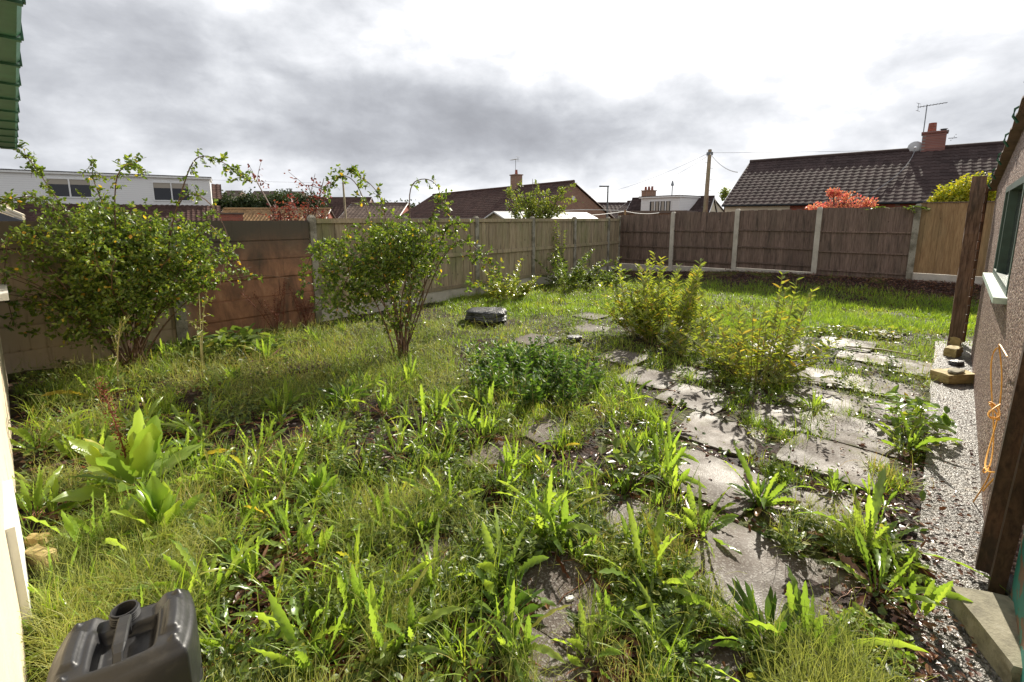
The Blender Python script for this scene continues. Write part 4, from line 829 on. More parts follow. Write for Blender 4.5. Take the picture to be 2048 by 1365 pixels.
block('yellow_brick', 'yellow brick standing against the foot of the timber gate post, nearer one', 'brick', 1905, 712, (.20, .12, .11), R(30), 'yblock', z=.045)
block('yellow_brick', 'yellow brick beyond, partly behind the nearer brick by the timber gate post', 'brick', 1908, 696, (.20, .12, .16), R(40), 'yblock', z=.02)
rock('pebble', 'small grey pebble on the path between the yellow block and the gate post', 1912, 730, (.16, .10, .06), .3, z=.045, seed=9, cat='stone')
block('pale_board', 'weathered pale board end standing in the horsetail at the left, lower one', 'board', 92, 1165, (.14, .05, .17), R(-12), 'yblock', z=0)
block('pale_board', 'small pale board end standing behind the lower one by the cream wall', 'board', 84, 1110, (.10, .05, .11), R(-5), 'yblock', z=0)
block('white_scrap', 'white plastic scrap caught in the low shrub beside the slabs', 'scrap', 1510, 712, (.30, .07, .025), R(10), 'white', z=.10, tilt=(.2, -.15))
block('white_chip', 'tiny white chip lying on the grey slab in the foreground', 'scrap', 1140, 1200, (.035, .02, .012), R(20), 'white', z=.03, rough=.002)
mb = MB(); a = G(1690, 693, .03); b = G(1835, 712, .04); mb.tube([a, (a + b) / 2 + (0, 0, .02), b], (.012, .011, .008), 6); tag(mb.build('fallen_branch', M['drystem']), 'pale dry branch lying between the grass and the furthest slabs', 'branch')
mb = MB(); r_ = np.random.default_rng(5)
for k, (y, z0_) in enumerate(((2.22, 1.02), (2.38, .86))):
    t_ = np.linspace(0, 1, 40); yy = y + .25 * np.sin(t_ * 6 + k) * (1 - .3 * t_); zz2 = z0_ - .75 * t_ + .12 * np.sin(t_ * 9 + k); off = .03 + .02 * np.sin(t_ * 13)
    mb.tube([(*(wp(a_) + nS * o_), c_) for a_, c_, o_ in zip(yy, zz2, off)], .0035, 5)
kn = np.linspace(0, 18, 60); mb.tube([(*(wp(2.25 + .035 * math.sin(a_)) + nS * (.04 + .02 * math.cos(a_ * 1.3))), .72 + .03 * math.cos(a_ * .9)) for a_ in kn], .0035, 5)
tag(mb.build('orange_rope', M['rope']), 'knotted orange rope hanging on the pebbledash wall', 'rope')

# ---------------------------------------------------------------- shrubs
def cane(p0, az, L_, lean0, droop, n=14, wob=.05, seed=0):
    r_ = np.random.default_rng(seed); pts = [np.array(p0, float)]; th = lean0
    for i in range(n):
        th += droop / n * (1 + i / n * .6); a_ = az + r_.normal() * wob
        pts.append(pts[-1] + np.array((math.cos(a_) * math.sin(th), math.sin(a_) * math.sin(th), math.cos(th))) * L_ / n); az = a_
    return np.array(pts)
def sprays(lp, ld, pts, per, spread, tw, mbx, rad=.0025, f0=.3, up=.2):
    n = len(pts)
    for k in range(tw):
        f_ = rng.uniform(f0, 1) * (n - 1); i = min(int(f_), n - 2); s0 = pts[i] + (pts[i + 1] - pts[i]) * (f_ - i); d_ = norm(rng.normal(size=3) + (0, 0, up)) * spread * rng.uniform(.5, 1.2); e0 = s0 + d_
        mbx.tube([s0, s0 + d_ * .55 + (0, 0, .01), e0 - (0, 0, .015)], (rad, rad * .8, rad * .5), 3, cap=False)
        g = rng.random((per, 1)); P_ = s0 + d_ * g; lp.append(P_); ld.append(norm(d_)[None] * .5 + rng.normal(size=(per, 3)) * .7)
def rose(name, label, base, canes, fill, leafn, ls, extra=()):
    h = thing(name, label, 'shrub', base); B_ = np.array(base); sb = MB(); lp, ld = [], []
    for k, (az, L_, l0, dr_, r0, tw) in enumerate(canes):
        pts = cane((rng.normal() * .06, rng.normal() * .06, -.05), az, L_, l0, dr_, 14, .10, k + 11); sb.tube(pts, np.linspace(r0, .003, 15), 5)
        sprays(lp, ld, pts, 7, .16, tw, sb, f0=.32)
    for zf_, tw_, ptsx in extra:          # arching canes traced through the photograph's curves
        kp = [np.zeros(3)] + [WZ(px, py, zf_ - .1 * i) - B_ for i, (px, py) in enumerate(ptsx)]; kp = np.array(kp); t0 = np.linspace(0, 1, len(kp)); t1 = np.linspace(0, 1, 26)
        pts = np.stack([np.interp(t1, t0, kp[:, a_]) for a_ in range(3)], 1)
        for _ in range(4): pts[1:-1] = (pts[:-2] + 2 * pts[1:-1] + pts[2:]) / 4
        sb.tube(pts, np.linspace(.010, .003, 26), 5); sprays(lp, ld, pts, 7, .13, tw_, sb, f0=.38)
    for (c, r, k) in fill:     # leafy twigs filling the crown's volume
        d_ = norm(rng.normal(size=(k, 3))); rr = rng.random((k, 1)) ** .5; q = np.array(c) + d_ * rr * np.array(r); q = q[vn(q[:, 0] * 3 + q[:, 2], q[:, 1] * 3 - q[:, 2] * 2, 1., 9) > .30]
        for s0 in q:
            dd = norm(rng.normal(size=3)) * .11; sb.tube([s0, s0 + dd], (.002, .0012), 3, cap=False); g = rng.random((leafn, 1)); lp.append(s0 + dd * g * 1.1); ld.append(dd[None] * 5 + rng.normal(size=(leafn, 3)) * .8)
    sb.build('stems', M['stem'], h); lp = np.concatenate(lp); ld = np.concatenate(ld); mb = MB()
    mb.add(*leaflets(lp, ld, ls * (.6 + .8 * rng.random(len(lp))), ls * .62 * (.8 + .4 * rng.random(len(lp))), .45)); mb.build('leaves', M['rose'], h); return h
b0 = G(265, 738); cn = []
for k in range(17): cn.append((rng.uniform(0, 6.28), rng.uniform(1.4, 2.1), rng.uniform(.05, .35), rng.uniform(.5, 1.1), .012, 16))
# arching canes
for az, L_, l0, dr_ in ((1., 2.3, .1, .7), (2., 2.3, .1, .9), (0, 2.3, .3, 1.2)): cn.append((az, L_, l0, dr_, .010, 14))
rose('rose_bush', 'large dense rose bush with arching canes in front of the concrete fence', tuple(b0), cn, [((.05, .0, 1.28), (.95, .6, .60), 1500), ((-.3, .1, 1.5), (.6, .5, .42), 350), ((.55, -.1, 1.25), (.55, .5, .55), 480), ((-.1, -.2, .75), (.8, .5, .4), 380)], 9, .044, [(5.4, 34, ((300, 600), (350, 430), (378, 330), (400, 308), (435, 318), (478, 345), (500, 365))), (5.2, 40, ((240, 600), (150, 450), (95, 370), (60, 320), (36, 298))), (5.2, 30, ((240, 550), (228, 430), (232, 345), (262, 325), (292, 345))), (5.3, 30, ((280, 560), (215, 430), (182, 350), (190, 320))), (5.0, 40, ((200, 560), (130, 430), (70, 390), (10, 400), (-50, 440))), (5.3, 26, ((330, 560), (345, 430), (372, 380), (420, 400), (460, 470), (455, 530))), (5.2, 30, ((330, 600), (390, 480), (420, 440), (452, 500), (440, 570))), (5.0, 30, ((150, 600), (70, 500), (20, 450), (5, 560), (25, 640)))])
b1 = G(806, 716); cn = []
for k in range(11): cn.append((rng.uniform(0, 6.28), rng.uniform(1.2, 1.6), rng.uniform(.0, .14), rng.uniform(.2, .7), .013, 13))
for az, L_, l0, dr_ in ((1.6, 2.0, .05, .9), (2.4, 1.8, .1, .9)): cn.append((az, L_, l0, dr_, .011, 13))
rose('rose_shrub', 'round rose shrub on bare reddish stems in the middle of the weeds', tuple(b1), cn, [((-.28, .0, 1.2), (.74, .5, .44), 720), ((.1, .0, 1.35), (.5, .45, .42), 330), ((-.62, 0, .85), (.45, .4, .42), 200)], 7, .047, [(5.9, 26, ((795, 600), (750, 470), (722, 380), (700, 352), (672, 352), (655, 385))), (5.8, 24, ((800, 600), (775, 450), (760, 390), (735, 362), (700, 345))), (5.9, 5, ((825, 600), (822, 470), (816, 385), (828, 360), (858, 356), (880, 375), (888, 430))), (5.8, 30, ((840, 600), (880, 480), (905, 440), (935, 460), (948, 540), (938, 590))), (5.7, 34, ((845, 610), (880, 520), (925, 470), (965, 510), (1000, 555))), (5.6, 14, ((790, 610), (740, 500), (715, 500), (690, 570), (668, 640))), (5.8, 34, ((770, 600), (700, 500), (640, 480), (608, 540), (600, 600))), (5.8, 30, ((850, 600), (850, 480), (872, 400), (895, 400), (910, 470)))])

def shoots(name, label, base, n, Lr, spread, leafL, leafW, m, step=.035, lean=(.1, .7), droop=(-.1, .4), stemc='drystem', r0=.007, whorl=2, upright=0.):
    h = thing(name, label, 'shrub', base); sb = MB(); lp, ld, ll = [], [], []
    for k in range(n):
        az = rng.uniform(0, 6.28); l0 = rng.uniform(*lean); rr = spread * math.sqrt(rng.random()); p_ = (rr * math.cos(az), rr * math.sin(az), -.03); L_ = rng.uniform(*Lr) * (1 - .35 * l0)
        pts = cane(p_, az + rng.normal() * .3, L_, l0, rng.uniform(*droop), 12, .08, k * 3 + 1); sb.tube(pts, np.linspace(r0, .0025, 13), 5)
        s_ = .25 * L_
        while s_ < L_:
            f_ = s_ / L_ * 12; i = min(int(f_), 11); q = pts[i] + (pts[i + 1] - pts[i]) * (f_ - i); t_ = norm(pts[i + 1] - pts[i])
            for w_ in range(whorl):
                a_ = rng.uniform(0, 6.28); o_ = norm(np.array((math.cos(a_), math.sin(a_), .25))); lp.append(q); ld.append(norm(o_ + t_ * .35)); ll.append(.55 + .6 * math.sin(min(1, s_ / L_ + .15) * 2.6))
            s_ += step * rng.uniform(.6, 1.4)
    sb.build('stems', M[stemc], h); lp, ld, ll = np.array(lp), np.array(ld), np.array(ll); mb = MB(); mb.add(*leaflets(lp, ld, leafL * ll * (.7 + .6 * rng.random(len(lp))), leafW * (.6 + .4 * ll), .75, fold=.4)); mb.build('leaves', M[m], h); return h
shoots('leafy_shrub', 'dense yellow-green leafy shrub with upright shoots beyond the slabs', tuple(G(1315, 672)), 80, (.6, 1.32), .42, .10, .036, 'budd', .034, (.0, .9), (-.25, .2), whorl=2)
for k_, (px, py, Lr_) in enumerate(((1262, 668, 1.35), (1410, 662, 1.42), (1335, 668, 1.2))):
    pass
shoots('sparse_shrub', 'sparse shining shrub spreading from the slabs in front of the lawn', tuple(G(1508, 752)), 52, (.4, 1.3), .22, .095, .034, 'budd', .048, (.15, 1.45), (-.35, .3))
shoots('sprawling_shrub', 'low sprawling tangle of leafy shoots between the dense shrub and the sparse shrub', tuple(G(1425, 712)), 40, (.4, .85), .35, .09, .034, 'budd', .04, (.4, 1.4), (-.3, .3))
shoots('low_shrub', 'low yellowing shrub at the foot of the closeboard fence', tuple(G(1012, 600)), 40, (.5, 1.0), .3, .09, .04, 'budd', .03, (.1, .8), (.1, .8))
shoots('low_shrub', 'straggly bush by the closeboard fence beside the concrete post', tuple(G(1140, 575)), 40, (.6, 1.3), .4, .09, .045, 'weed', .035, (.1, .9), (.1, .8))
shoots('low_shrub', 'small green bush near the far corner of the fences', tuple(G(1202, 572)), 30, (.4, .9), .35, .09, .045, 'weed', .035, (.1, .8), (.1, .7))
shoots('nettle_clump', 'dark green clump of nettles in front of the stone slabs', tuple(G(1065, 775)), 130, (.22, .46), .62, .065, .038, 'nettle', .028, (.0, .35), (-.1, .25), 'drystem', .004)
shoots('climbing_plant', 'thin climber growing up the closeboard fence', tuple(np.append(fenceL(3.6) + nL * .12, 0)), 7, (1.4, 1.9), .12, .07, .045, 'treeleaf', .06, (.0, .15), (-.05, .12))
o = shoots('ivy_creeper', 'green creeper hanging over the top of the dark fence by its last post', tuple(np.append(fenceB(7.0) + nB * .02, 1.96)), 9, (.4, .8), .2, .08, .05, 'weed', .04, (.9, 1.5), (.3, 1.4))

# broad arrow leaves group against the fence
def rosette(mb, n, L_, W_, lean, curl, prof, across=3, wave=.10, wf=4., fold=.25, seg=11, z=0., base=(0, 0), tint=None, twist=.8):
    az = np.arange(n) * 2.399 + rng.random(n); r_ = rng.random(n); rt = np.column_stack([base[0] + .02 * np.cos(az), base[1] + .02 * np.sin(az), np.full(n, z)])
    mb.add(*strips(rt, L_[0] + (L_[1] - L_[0]) * r_, W_[0] + (W_[1] - W_[0]) * rng.random(n), az, lean[0] + (lean[1] - lean[0]) * rng.random(n), curl[0] + (curl[1] - curl[0]) * rng.random(n), seg, prof, across, wave, wf, fold, rng.normal(size=n) * twist, tint if tint is None else np.full(n, tint)))
lance = lambda t: np.interp(t, [0, .12, .2, .45, .75, .92, 1], [.12, .14, .35, .9, 1, .6, .05])
broad = lambda t: np.interp(t, [0, .25, .33, .5, .75, .92, 1], [.06, .06, .75, 1., .85, .45, .03])
blade = lambda t: np.interp(t, [0, .3, .7, 1], [.8, 1., .7, .03])
spoon = lambda t: np.interp(t, [0, .3, .55, .8, .95, 1], [.12, .25, .8, 1, .6, .08])
lobed = lambda t: lance(t) * (.72 + .35 * np.abs(np.sin(t * 15)))

# docks
PD = []; PDD = []
for k in range(10):
    mb = MB(); sub = (1, 2, 1, 3, 2, 1, 2, 1, 3, 2)[k]; n = (9, 6, 12, 6, 5, 8, 7, 14, 5, 7)[k]
    for q in range(sub):
        bx, by = rng.normal() * .06 * q, rng.normal() * .06 * q
        rosette(mb, n, (.10, .36), (.017, .036), (.0, .50 + .15 * (k % 3)), (-.2, .9), lobed if k % 3 == 1 else lance, 3, .20, 10., .4, 26, 0, (bx, by), twist=1.4)
    rosette(mb, 4 + k % 3, (.20, .42), (.020, .038), (.45, .95), (.5, 1.4), lance, 3, .20, 6., .35, 18, twist=1.5)
    rosette(mb, 4, (.10, .22), (.022, .036), (1.0, 1.45), (.0, .4), lance, 3, .20, 6., .3, 14)
    db = MB(); rosette(db, 5, (.12, .30), (.02, .04), (1.25, 1.6), (-.1, .2), lance, 3, .25, 5., .5, 12, .02); PDD.append(db)
    sb = MB()
    for q in range(7):
        az = rng.uniform(0, 6.28); sb.tube(cane((0, 0, .015), az, rng.uniform(.12, .35), 1.3, .4, 8, .35, q + k * 7), np.linspace(.0035, .0015, 9), 4)
    PD.append((mb, sb))
def proto(i, label, group, loc, rz, sc):
    return None
dprot = []
def plant(name, label, cat, loc, rz, sc, mbs, cache, key, group=None):
    if key not in cache:
        h = thing(name, label, cat, loc, rz, group); h.scale = (sc,) * 3
        for pn, mb_, mt, smt in mbs: mb_.build(pn, M[mt], h, smt)
        cache[key] = h; return h
    return dup(cache[key], loc, rz, sc, label, group)
DC = {}
dock_uni = [(632, 1350, 1.05, 'tallest bright dock in the bottom foreground, right of the jerrycan'), (735, 1262, .95, 'dock with red roots left of the bottom centre'), (1005, 1185, 1.15, 'dense dock clump at bottom centre beside the grey slab'), (1088, 1085, 1.1, 'tall dock in the foreground centre with a leaf bending to the right'),
            (1290, 1185, 1.15, 'tall dock between the grey slab and the large brown slab'), (1255, 985, .9, 'upright bright dock tuft left of the slabs beside bramble leaves'), (1320, 965, 1.0, 'upright bright dock tuft right of the bramble leaves'), (1735, 1105, 1.25, 'large sprawling dock spreading leaves over the rough path'),
            (1815, 905, 1.05, 'leafy bright weed clump at the path edge below the yellow block'), (850, 845, 1.05, 'dock in front of the round rose shrub'), (200, 800, 1.2, 'tall dock in front of the big rose bush'), (185, 1120, 1.1, 'dock behind the pale board ends at the left'), (1400, 1075, 1.0, 'pair of fanned docks beside the middle slab')]
for i, (px, py, s_, lb) in enumerate(dock_uni):
    k = i % 10; plant('dock_plant', lb, 'dock plant', tuple(G(px, py, .0)), rng.uniform(0, 6.28), s_, [('leaves', PD[k][0], 'dock', True), ('roots', PD[k][1], 'redstem', True), ('dead_leaves', PDD[k], 'dead', True)], DC, k)
def onslab(x, y, grow=1.):
    x = np.asarray(x); y = np.asarray(y); r = np.zeros(x.shape, bool)
    for (sx, sy, s_, a_, g_) in SL:
        u_ = (x - sx) * math.cos(a_) + (y - sy) * math.sin(a_); v_ = -(x - sx) * math.sin(a_) + (y - sy) * math.cos(a_); h_ = s_ / 2 * grow * g_ * (1 + .5 * (vn(x, y, 9, 41) - .5)); r |= (np.abs(u_) < h_) & (np.abs(v_) < h_)
    return r
def onpath(x, y, m_=0.):
    l = p0[0] + (y - p0[1]) * pd[0] / pd[1]; return (x > l - m_) & (y < 5.9)
def outside(x, y):
    dl = (x - C0[0]) * nL[0] + (y - C0[1]) * nL[1]; db = (C0[0] - x) * D[0] + (C0[1] - y) * D[1]
    wl = (x - A_b[0]) * nBw[0] + (y - A_b[1]) * nBw[1]; sh = x - (WALLK * y + WALLC) > -.02
    return (dl < .08) | (db < .1) | (wl < .05) | (sh & (y < 5.8)) | (sh & (x > 9.9))
A_b = G(38, 1085)[:2]
used = [G(px, py)[:2] for px, py, _, _ in dock_uni]; r_ = random.Random(21); cnt = 0; tries = 0
zones = [('left', (60, 640, 690, 1340), 64, 'wavy-leaved dock among the weeds in the left half', 'docks in the left half'), ('mid', (620, 1330, 760, 1340), 50, 'wavy-leaved dock among the weeds around the middle', 'docks around the middle'), ('right', (1330, 1790, 800, 1340), 8, 'wavy-leaved dock growing in the joints between the right-hand slabs', 'docks between the slabs')]
for zn, (x0, x1, y0, y1), num, lb, gp_ in zones:
    c_ = 0
    while c_ < num and tries < 20000:
        tries += 1; px = r_.uniform(x0, x1); py = y0 + (y1 - y0) * r_.random() ** 1.15; q = G(px, py)
        if any(np.hypot(*(q[:2] - w_)) < .13 + .02 * q[1] for w_ in used) or onslab(q[0], q[1], .9) or onpath(q[0], q[1], .1) or outside(q[0], q[1]) or np.hypot(*(q[:2] - JC)) < .33: continue
        if abs(px - 1060) < 140 and 690 < py < 780: continue
        used.append(q[:2]); k = r_.randrange(10); z_ = float(height(q[0], q[1])); c_ += 1
        plant('dock_plant', lb, 'dock plant', (q[0], q[1], z_), r_.uniform(0, 6.28), r_.uniform(.42, 1.02), [('leaves', PD[k][0], 'dock', True), ('roots', PD[k][1], 'redstem', True), ('dead_leaves', PDD[k], 'dead', True)], DC, k, gp_)
# group on the first copies too
# broad-leaved dock with seed stalk
def bigdock(label, px, py, sc, stalk=True):
    h = thing('broad_leaved_dock', label, 'dock plant', tuple(G(px, py)), rng.uniform(0, 6)); h.scale = (sc,) * 3; mb = MB()
    rosette(mb, 9, (.34, .48), (.11, .16), (.05, .5), (.05, .45), broad, 5, .05, 3., .25, 14, twist=.7); rosette(mb, 7, (.28, .40), (.08, .12), (.4, 1.0), (.3, .8), broad, 5, .06, 3., .25, 14, twist=.7); rosette(mb, 5, (.3, .42), (.07, .11), (1., 1.3), (.1, .5), broad, 5, .07, 4., .25, 12)
    mb.build('leaves', M['dock'], h, True)
    if stalk:
        mb = MB(); pts = cane((.05, 0, 0), .3, .62, .05, .15, 10, .05, 3); mb.tube(pts, np.linspace(.006, .002, 11), 5); st_ = mb.build('stalk', M['seed'], h)
        P_ = pts[4:][rng.integers(0, 7, 420)] + rng.normal(size=(420, 3)) * (.014, .014, .03); mb = MB(); mb.add(*leaflets(P_, rng.normal(size=P_.shape), .010, .008, .1)); mb.build('seeds', M['seed'], h)
bigdock('big broad-leaved dock with a reddish seed stalk in the left foreground', 285, 985, 1.12)
bigdock('broad-leaved dock low in front of the seeding one on the left', 330, 1075, .75, False)
bigdock('broad-leaved dock beside the big rose bush stems', 640, 1000, .5, False)
# dark rosettes
for px, py, s_, lb in ((1535, 1290, 1.1, 'dark shiny plantain rosette at the lower edge of the large slab'), (1515, 1005, .75, 'small dark plantain rosette above the large slab'), (1010, 1240, 1.0, 'dark strap-leaved rosette under the bottom centre dock'), (850, 1060, .8, 'dark strap-leaved rosette lying flat in the centre'), (690, 800, 1.2, 'dark strap-leaved tuft left of the round rose shrub')):
    mb = MB(); rosette(mb, 34, (.12, .24), (.018, .034), (.5, 1.4), (.0, .7), spoon, 3, .03, 2., .35, 9); rosette(mb, 12, (.12, .2), (.018, .03), (.1, .6), (.1, .6), spoon, 3, .03, 2., .35, 9)
    h = tag(mb.build('plantain', M['dockdark'], None, True), lb, 'plantain'); h.location = G(px, py, .01); h.scale = (s_,) * 3
# seed stalk stands and dead stems
for px, py, s_, lb in ((560, 668, .75, 'dark red dock seed stalks in front of the orange concrete fence, left'), (612, 655, .65, 'dark red dock seed stalks beside the round rose shrub'), (438, 660, .6, 'small dark red seed stalk near the pale arrow-shaped leaves')):
    h = thing('seed_stalks', lb, 'seed stalks', tuple(G(px, py))); mb = MB(); sb = MB()
    for q in range(7):
        pts = cane((rng.normal() * .05, rng.normal() * .05, 0), rng.uniform(0, 6.28), s_ * rng.uniform(.7, 1.1), rng.uniform(.05, .45), .2, 10, .05, q); sb.tube(pts, np.linspace(.005, .002, 11), 4)
        P_ = pts[4:][rng.integers(0, 7, 130)] + rng.normal(size=(130, 3)) * (.014, .014, .03); mb.add(*leaflets(P_, rng.normal(size=P_.shape), .014, .011, .1))
    sb.build('stalk', M['seed'], h); mb.build('seeds', M['seed'], h)
for px, py, s_, lb in ((188, 745, .95, 'tall dead branching stem in front of the big rose bush'), (405, 742, .95, 'forked dead stem right of the big rose bush'), (238, 790, .75, 'thin half-dead flower stem among the docks on the left')):
    h = thing('dead_stem', lb, 'weed', tuple(G(px, py))); sb = MB(); mb = MB()
    for q in range(2):
        pts = cane((0, 0, 0), q * 2., s_, .04 + .1 * q, .2, 12, .1, q + px); sb.tube(pts, np.linspace(.008, .003, 13), 5)
        for w_ in range(8):
            i = rng.integers(5, 12); e0 = pts[i] + norm(rng.normal(size=3) + (0, 0, .8)) * .14; sb.tube([pts[i], e0], (.003, .002), 4); P_ = pts[i] + (e0 - pts[i]) * rng.random((4, 1)); mb.add(*leaflets(P_, rng.normal(size=P_.shape), .05, .02, .4))
    sb.build('stem', M['drystem'], h); mb.build('leaves', M['treeleaf'], h)
# bindweed-like shining broad leaves by the concrete fence and bramble patch
def leafpatch(name, label, px, py, rx, ry, hh, n, L_, W_, m, seed_, cat='weed'):
    c = G(px, py); a_ = rng.uniform(0, 6.28, n); rr = np.sqrt(rng.random(n)); P_ = np.column_stack([rr * np.cos(a_) * rx, rr * np.sin(a_) * ry, (.3 + .7 * rng.random(n)) * hh * (1 - .5 * rr ** 2)])
    h = thing(name, label, cat, tuple(c)); mb = MB(); mb.add(*leaflets(P_, np.column_stack([rng.normal(size=n), rng.normal(size=n), rng.normal(size=n) * .3]), L_ * (.7 + .6 * rng.random(n)), W_, .7, fold=.35)); mb.build('leaves', M[m], h)
    sb = MB()
    for q in P_[::2]: sb.tube([q * (.75, .75, 0), q * (.9, .9, .6), q], .002, 3, cap=False)
    sb.build('stems', M['drystem'], h)
leafpatch('bindweed_patch', 'patch of pale shining arrow-shaped leaves below the concrete fence', 468, 712, .55, .45, .34, 190, .13, .10, 'weed', 1)
leafpatch('bramble_patch', 'bramble with silvery leaves between the two bright dock tufts', 1240, 960, .22, .20, .20, 46, .075, .055, 'weed', 2)
leafpatch('bramble_patch', 'low bramble runner with grey-green leaves left of the large brown slab', 1165, 1010, .22, .12, .12, 22, .07, .05, 'weed', 2)
leafpatch('dandelion_clump', 'bright leafy clump at the path edge beyond the sprawling dock', 1822, 870, .20, .26, .36, 130, .10, .045, 'dock', 3)
leafpatch('clover_patch', 'bright green trefoil patch at the path edge right of the large slab', 1785, 1140, .13, .25, .12, 260, .028, .024, 'grass', 3)
leafpatch('herb_patch', 'lime green small-leaved herbs in the lower right beside the path', 1735, 1310, .16, .14, .15, 330, .026, .022, 'grass', 3)
leafpatch('weed_patch', 'low leafy runners with glinting leaves at the lawn edge beyond the slabs', 1700, 668, .9, .25, .12, 230, .08, .045, 'budd', 3)

# ---------------------------------------------------------------- ground cover
def samp(N, x0=-250, x1=2300, y0=548, y1=1600, pw=1.):
    px = rng.uniform(x0, x1, N); py = y0 + (y1 - y0) * rng.random(N) ** pw; a = (px - 1024) / F; b = (CYP - py) / F; d_ = -sP + b * cP; t_ = -EYE / d_
    x, y = a * t_, (cP + b * sP) * t_; ok = ~outside(x, y) & (np.hypot(x - JC[0], y - JC[1]) > .19) & (y < 18)
    return x[ok], y[ok], px[ok], py[ok]
db_ = lambda x, y: (C0[0] - x) * D[0] + (C0[1] - y) * D[1]
def gap(x, y, px, py): return sm(.46, .60, vn(x, y, 1.7, 81) * .55 + vn(x, y, 5.5, 82) * .45 + .5 * sm(860, 740, py) + .3 * sm(450, 250, px) * sm(1000, 1100, py))
def lawn(px, py): return np.clip(sm(1380, 1480, px) * sm(680, 655, py) + sm(870, 930, px) * sm(640, 618, py), 0, 1)
# lawn + tufts of grass
mb = MB()
x, y, px, py = samp(230000, 820, 2300, 552, 720, 1.); k = (rng.random(len(x)) < lawn(px, py) * sm(1.35, 2.3, db_(x, y) + .6 * (vn(x, y, 1.3, 4) - .5)) * (.25 + 1.2 * vn(x, y, 2.2, 7))) & ~onslab(x, y, .85) & ~onpath(x, y); x, y = x[k], y[k]; n = len(x)
mb.add(*strips(np.column_stack([x, y, height(x, y) - .01]), .05 + .11 * rng.random(n) * (.5 + vn(x, y, 1.7, 8)), .007, rng.random(n) * 6.28, .1 + .5 * rng.random(n), .3 + .9 * rng.random(n), 3, blade, 2))
x, y, px, py = samp(150000, pw=1.15); tf = vn(x, y, 5, 11) * .6 + vn(x, y, 1.6, 12) * .5; k = (tf > .72) & (~onslab(x, y, .80)) & ~onpath(x, y); k &= rng.random(len(x)) < .8 * gap(x, y, px, py); x, y = x[k], y[k]; n = len(x)
mb.add(*strips(np.column_stack([x, y, height(x, y) - .01]), .06 + .13 * rng.random(n), .0042, rng.random(n) * 6.28, .05 + .5 * rng.random(n), .2 + 1.1 * rng.random(n), 4, blade, 2))
x, y, px, py = samp(210000, 900, 2100, 600, 1300, 1.0); tf = vn(x, y, 6, 61) * .6 + vn(x, y, 2.2, 62) * .5; k = (rng.random(len(x)) < 1.2 * sm(.50, .72, tf) * gap(x, y, px, py)) & ~onslab(x, y) & ~onpath(x, y) & (px > 1000) & (lawn(px, py) < .6); x, y = x[k], y[k]; n = len(x)
mb.add(*strips(np.column_stack([x, y, height(x, y) - .01]), (.035 + .08 * rng.random(n)) * (.6 + .8 * vn(x, y, 3, 63)), .004 + .0005 * y, rng.random(n) * 6.28, .1 + .7 * rng.random(n), .2 + 1.1 * rng.random(n), 3, blade, 2))
x, y, px, py = samp(120000, -200, 1500, 585, 860, 1.0); k = (rng.random(len(x)) < np.maximum(.9 * sm(.45, .8, vn(x, y, 3.3, 64)) * gap(x, y, px, py), .45 * sm(760, 700, py))) & ~onslab(x, y) & (db_(x, y) > 1.2); x, y = x[k], y[k]; n = len(x)
mb.add(*strips(np.column_stack([x, y, height(x, y) - .01]), .04 + .10 * rng.random(n) * vn(x, y, 2, 65) * 1.6, .006, rng.random(n) * 6.28, .1 + .6 * rng.random(n), .2 + 1.1 * rng.random(n), 3, blade, 2))
# long strappy tussocks
x, y, px, py = samp(420, 60, 1700, 660, 1360); k = ~onslab(x, y, 1.3) & ~onpath(x, y, .1) & (lawn(px, py) < .5) & (rng.random(len(x)) < .55 * sm(1500, 1250, px)); x, y = x[k], y[k]; x = np.repeat(x, 26) + rng.normal(size=26 * k.sum()) * .03; y = np.repeat(y, 26) + rng.normal(size=len(x)) * .03; n = len(x)
mb.add(*strips(np.column_stack([x, y, height(x, y)]), .10 + .22 * rng.random(n), .0065, rng.random(n) * 6.28, .05 + .7 * rng.random(n), .4 + 1.2 * rng.random(n), 6, blade, 2))
stuff(mb.build('grass', M['grass'], None, True), 'bright green lawn and grass tufts', 'grass')
# horsetail: fine wiry strands in billowing clumps
def horsezone(px, py, x, y):
    z = sm(560, 330, px) * sm(940, 1060, py) * 1.5 + .9 * sm(300, 420, px) * sm(940, 850, px) * sm(640, 670, py) * sm(820, 770, py) + .95 * sm(1560, 1600, px) * sm(1820, 1760, px) * sm(1040, 1090, py) + .5 * sm(640, 720, px) * sm(960, 900, px) * sm(980, 1040, py) + .42
    z = z + .35 * sm(330, 150, px) * sm(720, 780, py)
    return np.clip(z, 0, 1.2)
x, y, px, py = samp(330000, pw=1.05); cl = vn(x, y, 2.6, 21) * .65 + vn(x, y, 7, 22) * .45; k = (rng.random(len(x)) < np.clip((cl - .68 + .5 * horsezone(px, py, x, y)) * 3., 0, 1) * horsezone(px, py, x, y) * gap(x, y, px, py)) & ~onslab(x, y, .84) & ~onpath(x, y, -.02) & (lawn(px, py) < .4)
x, y, cl, px = x[k], y[k], cl[k], px[k]; n = len(x); az = rng.random(n) * 6.28; hgt = (.04 + .20 * rng.random(n)) * (.5 + cl)
mb = MB(); mb.add(*strips(np.column_stack([x, y, height(x, y) + hgt * .55 * rng.random(n)]), (.05 + .15 * rng.random(n)) * (.7 + .6 * cl), .0019 + .00035 * y, az, .1 + 1.2 * rng.random(n), rng.normal(size=n) * 1.3 + .6, 4, lambda t: 1 - .5 * t, 2, twist=rng.normal(size=n) * 2.))
stuff(mb.build('horsetail', M['horse'], None, True), 'feathery yellow-green horsetail ground cover', 'ground cover')
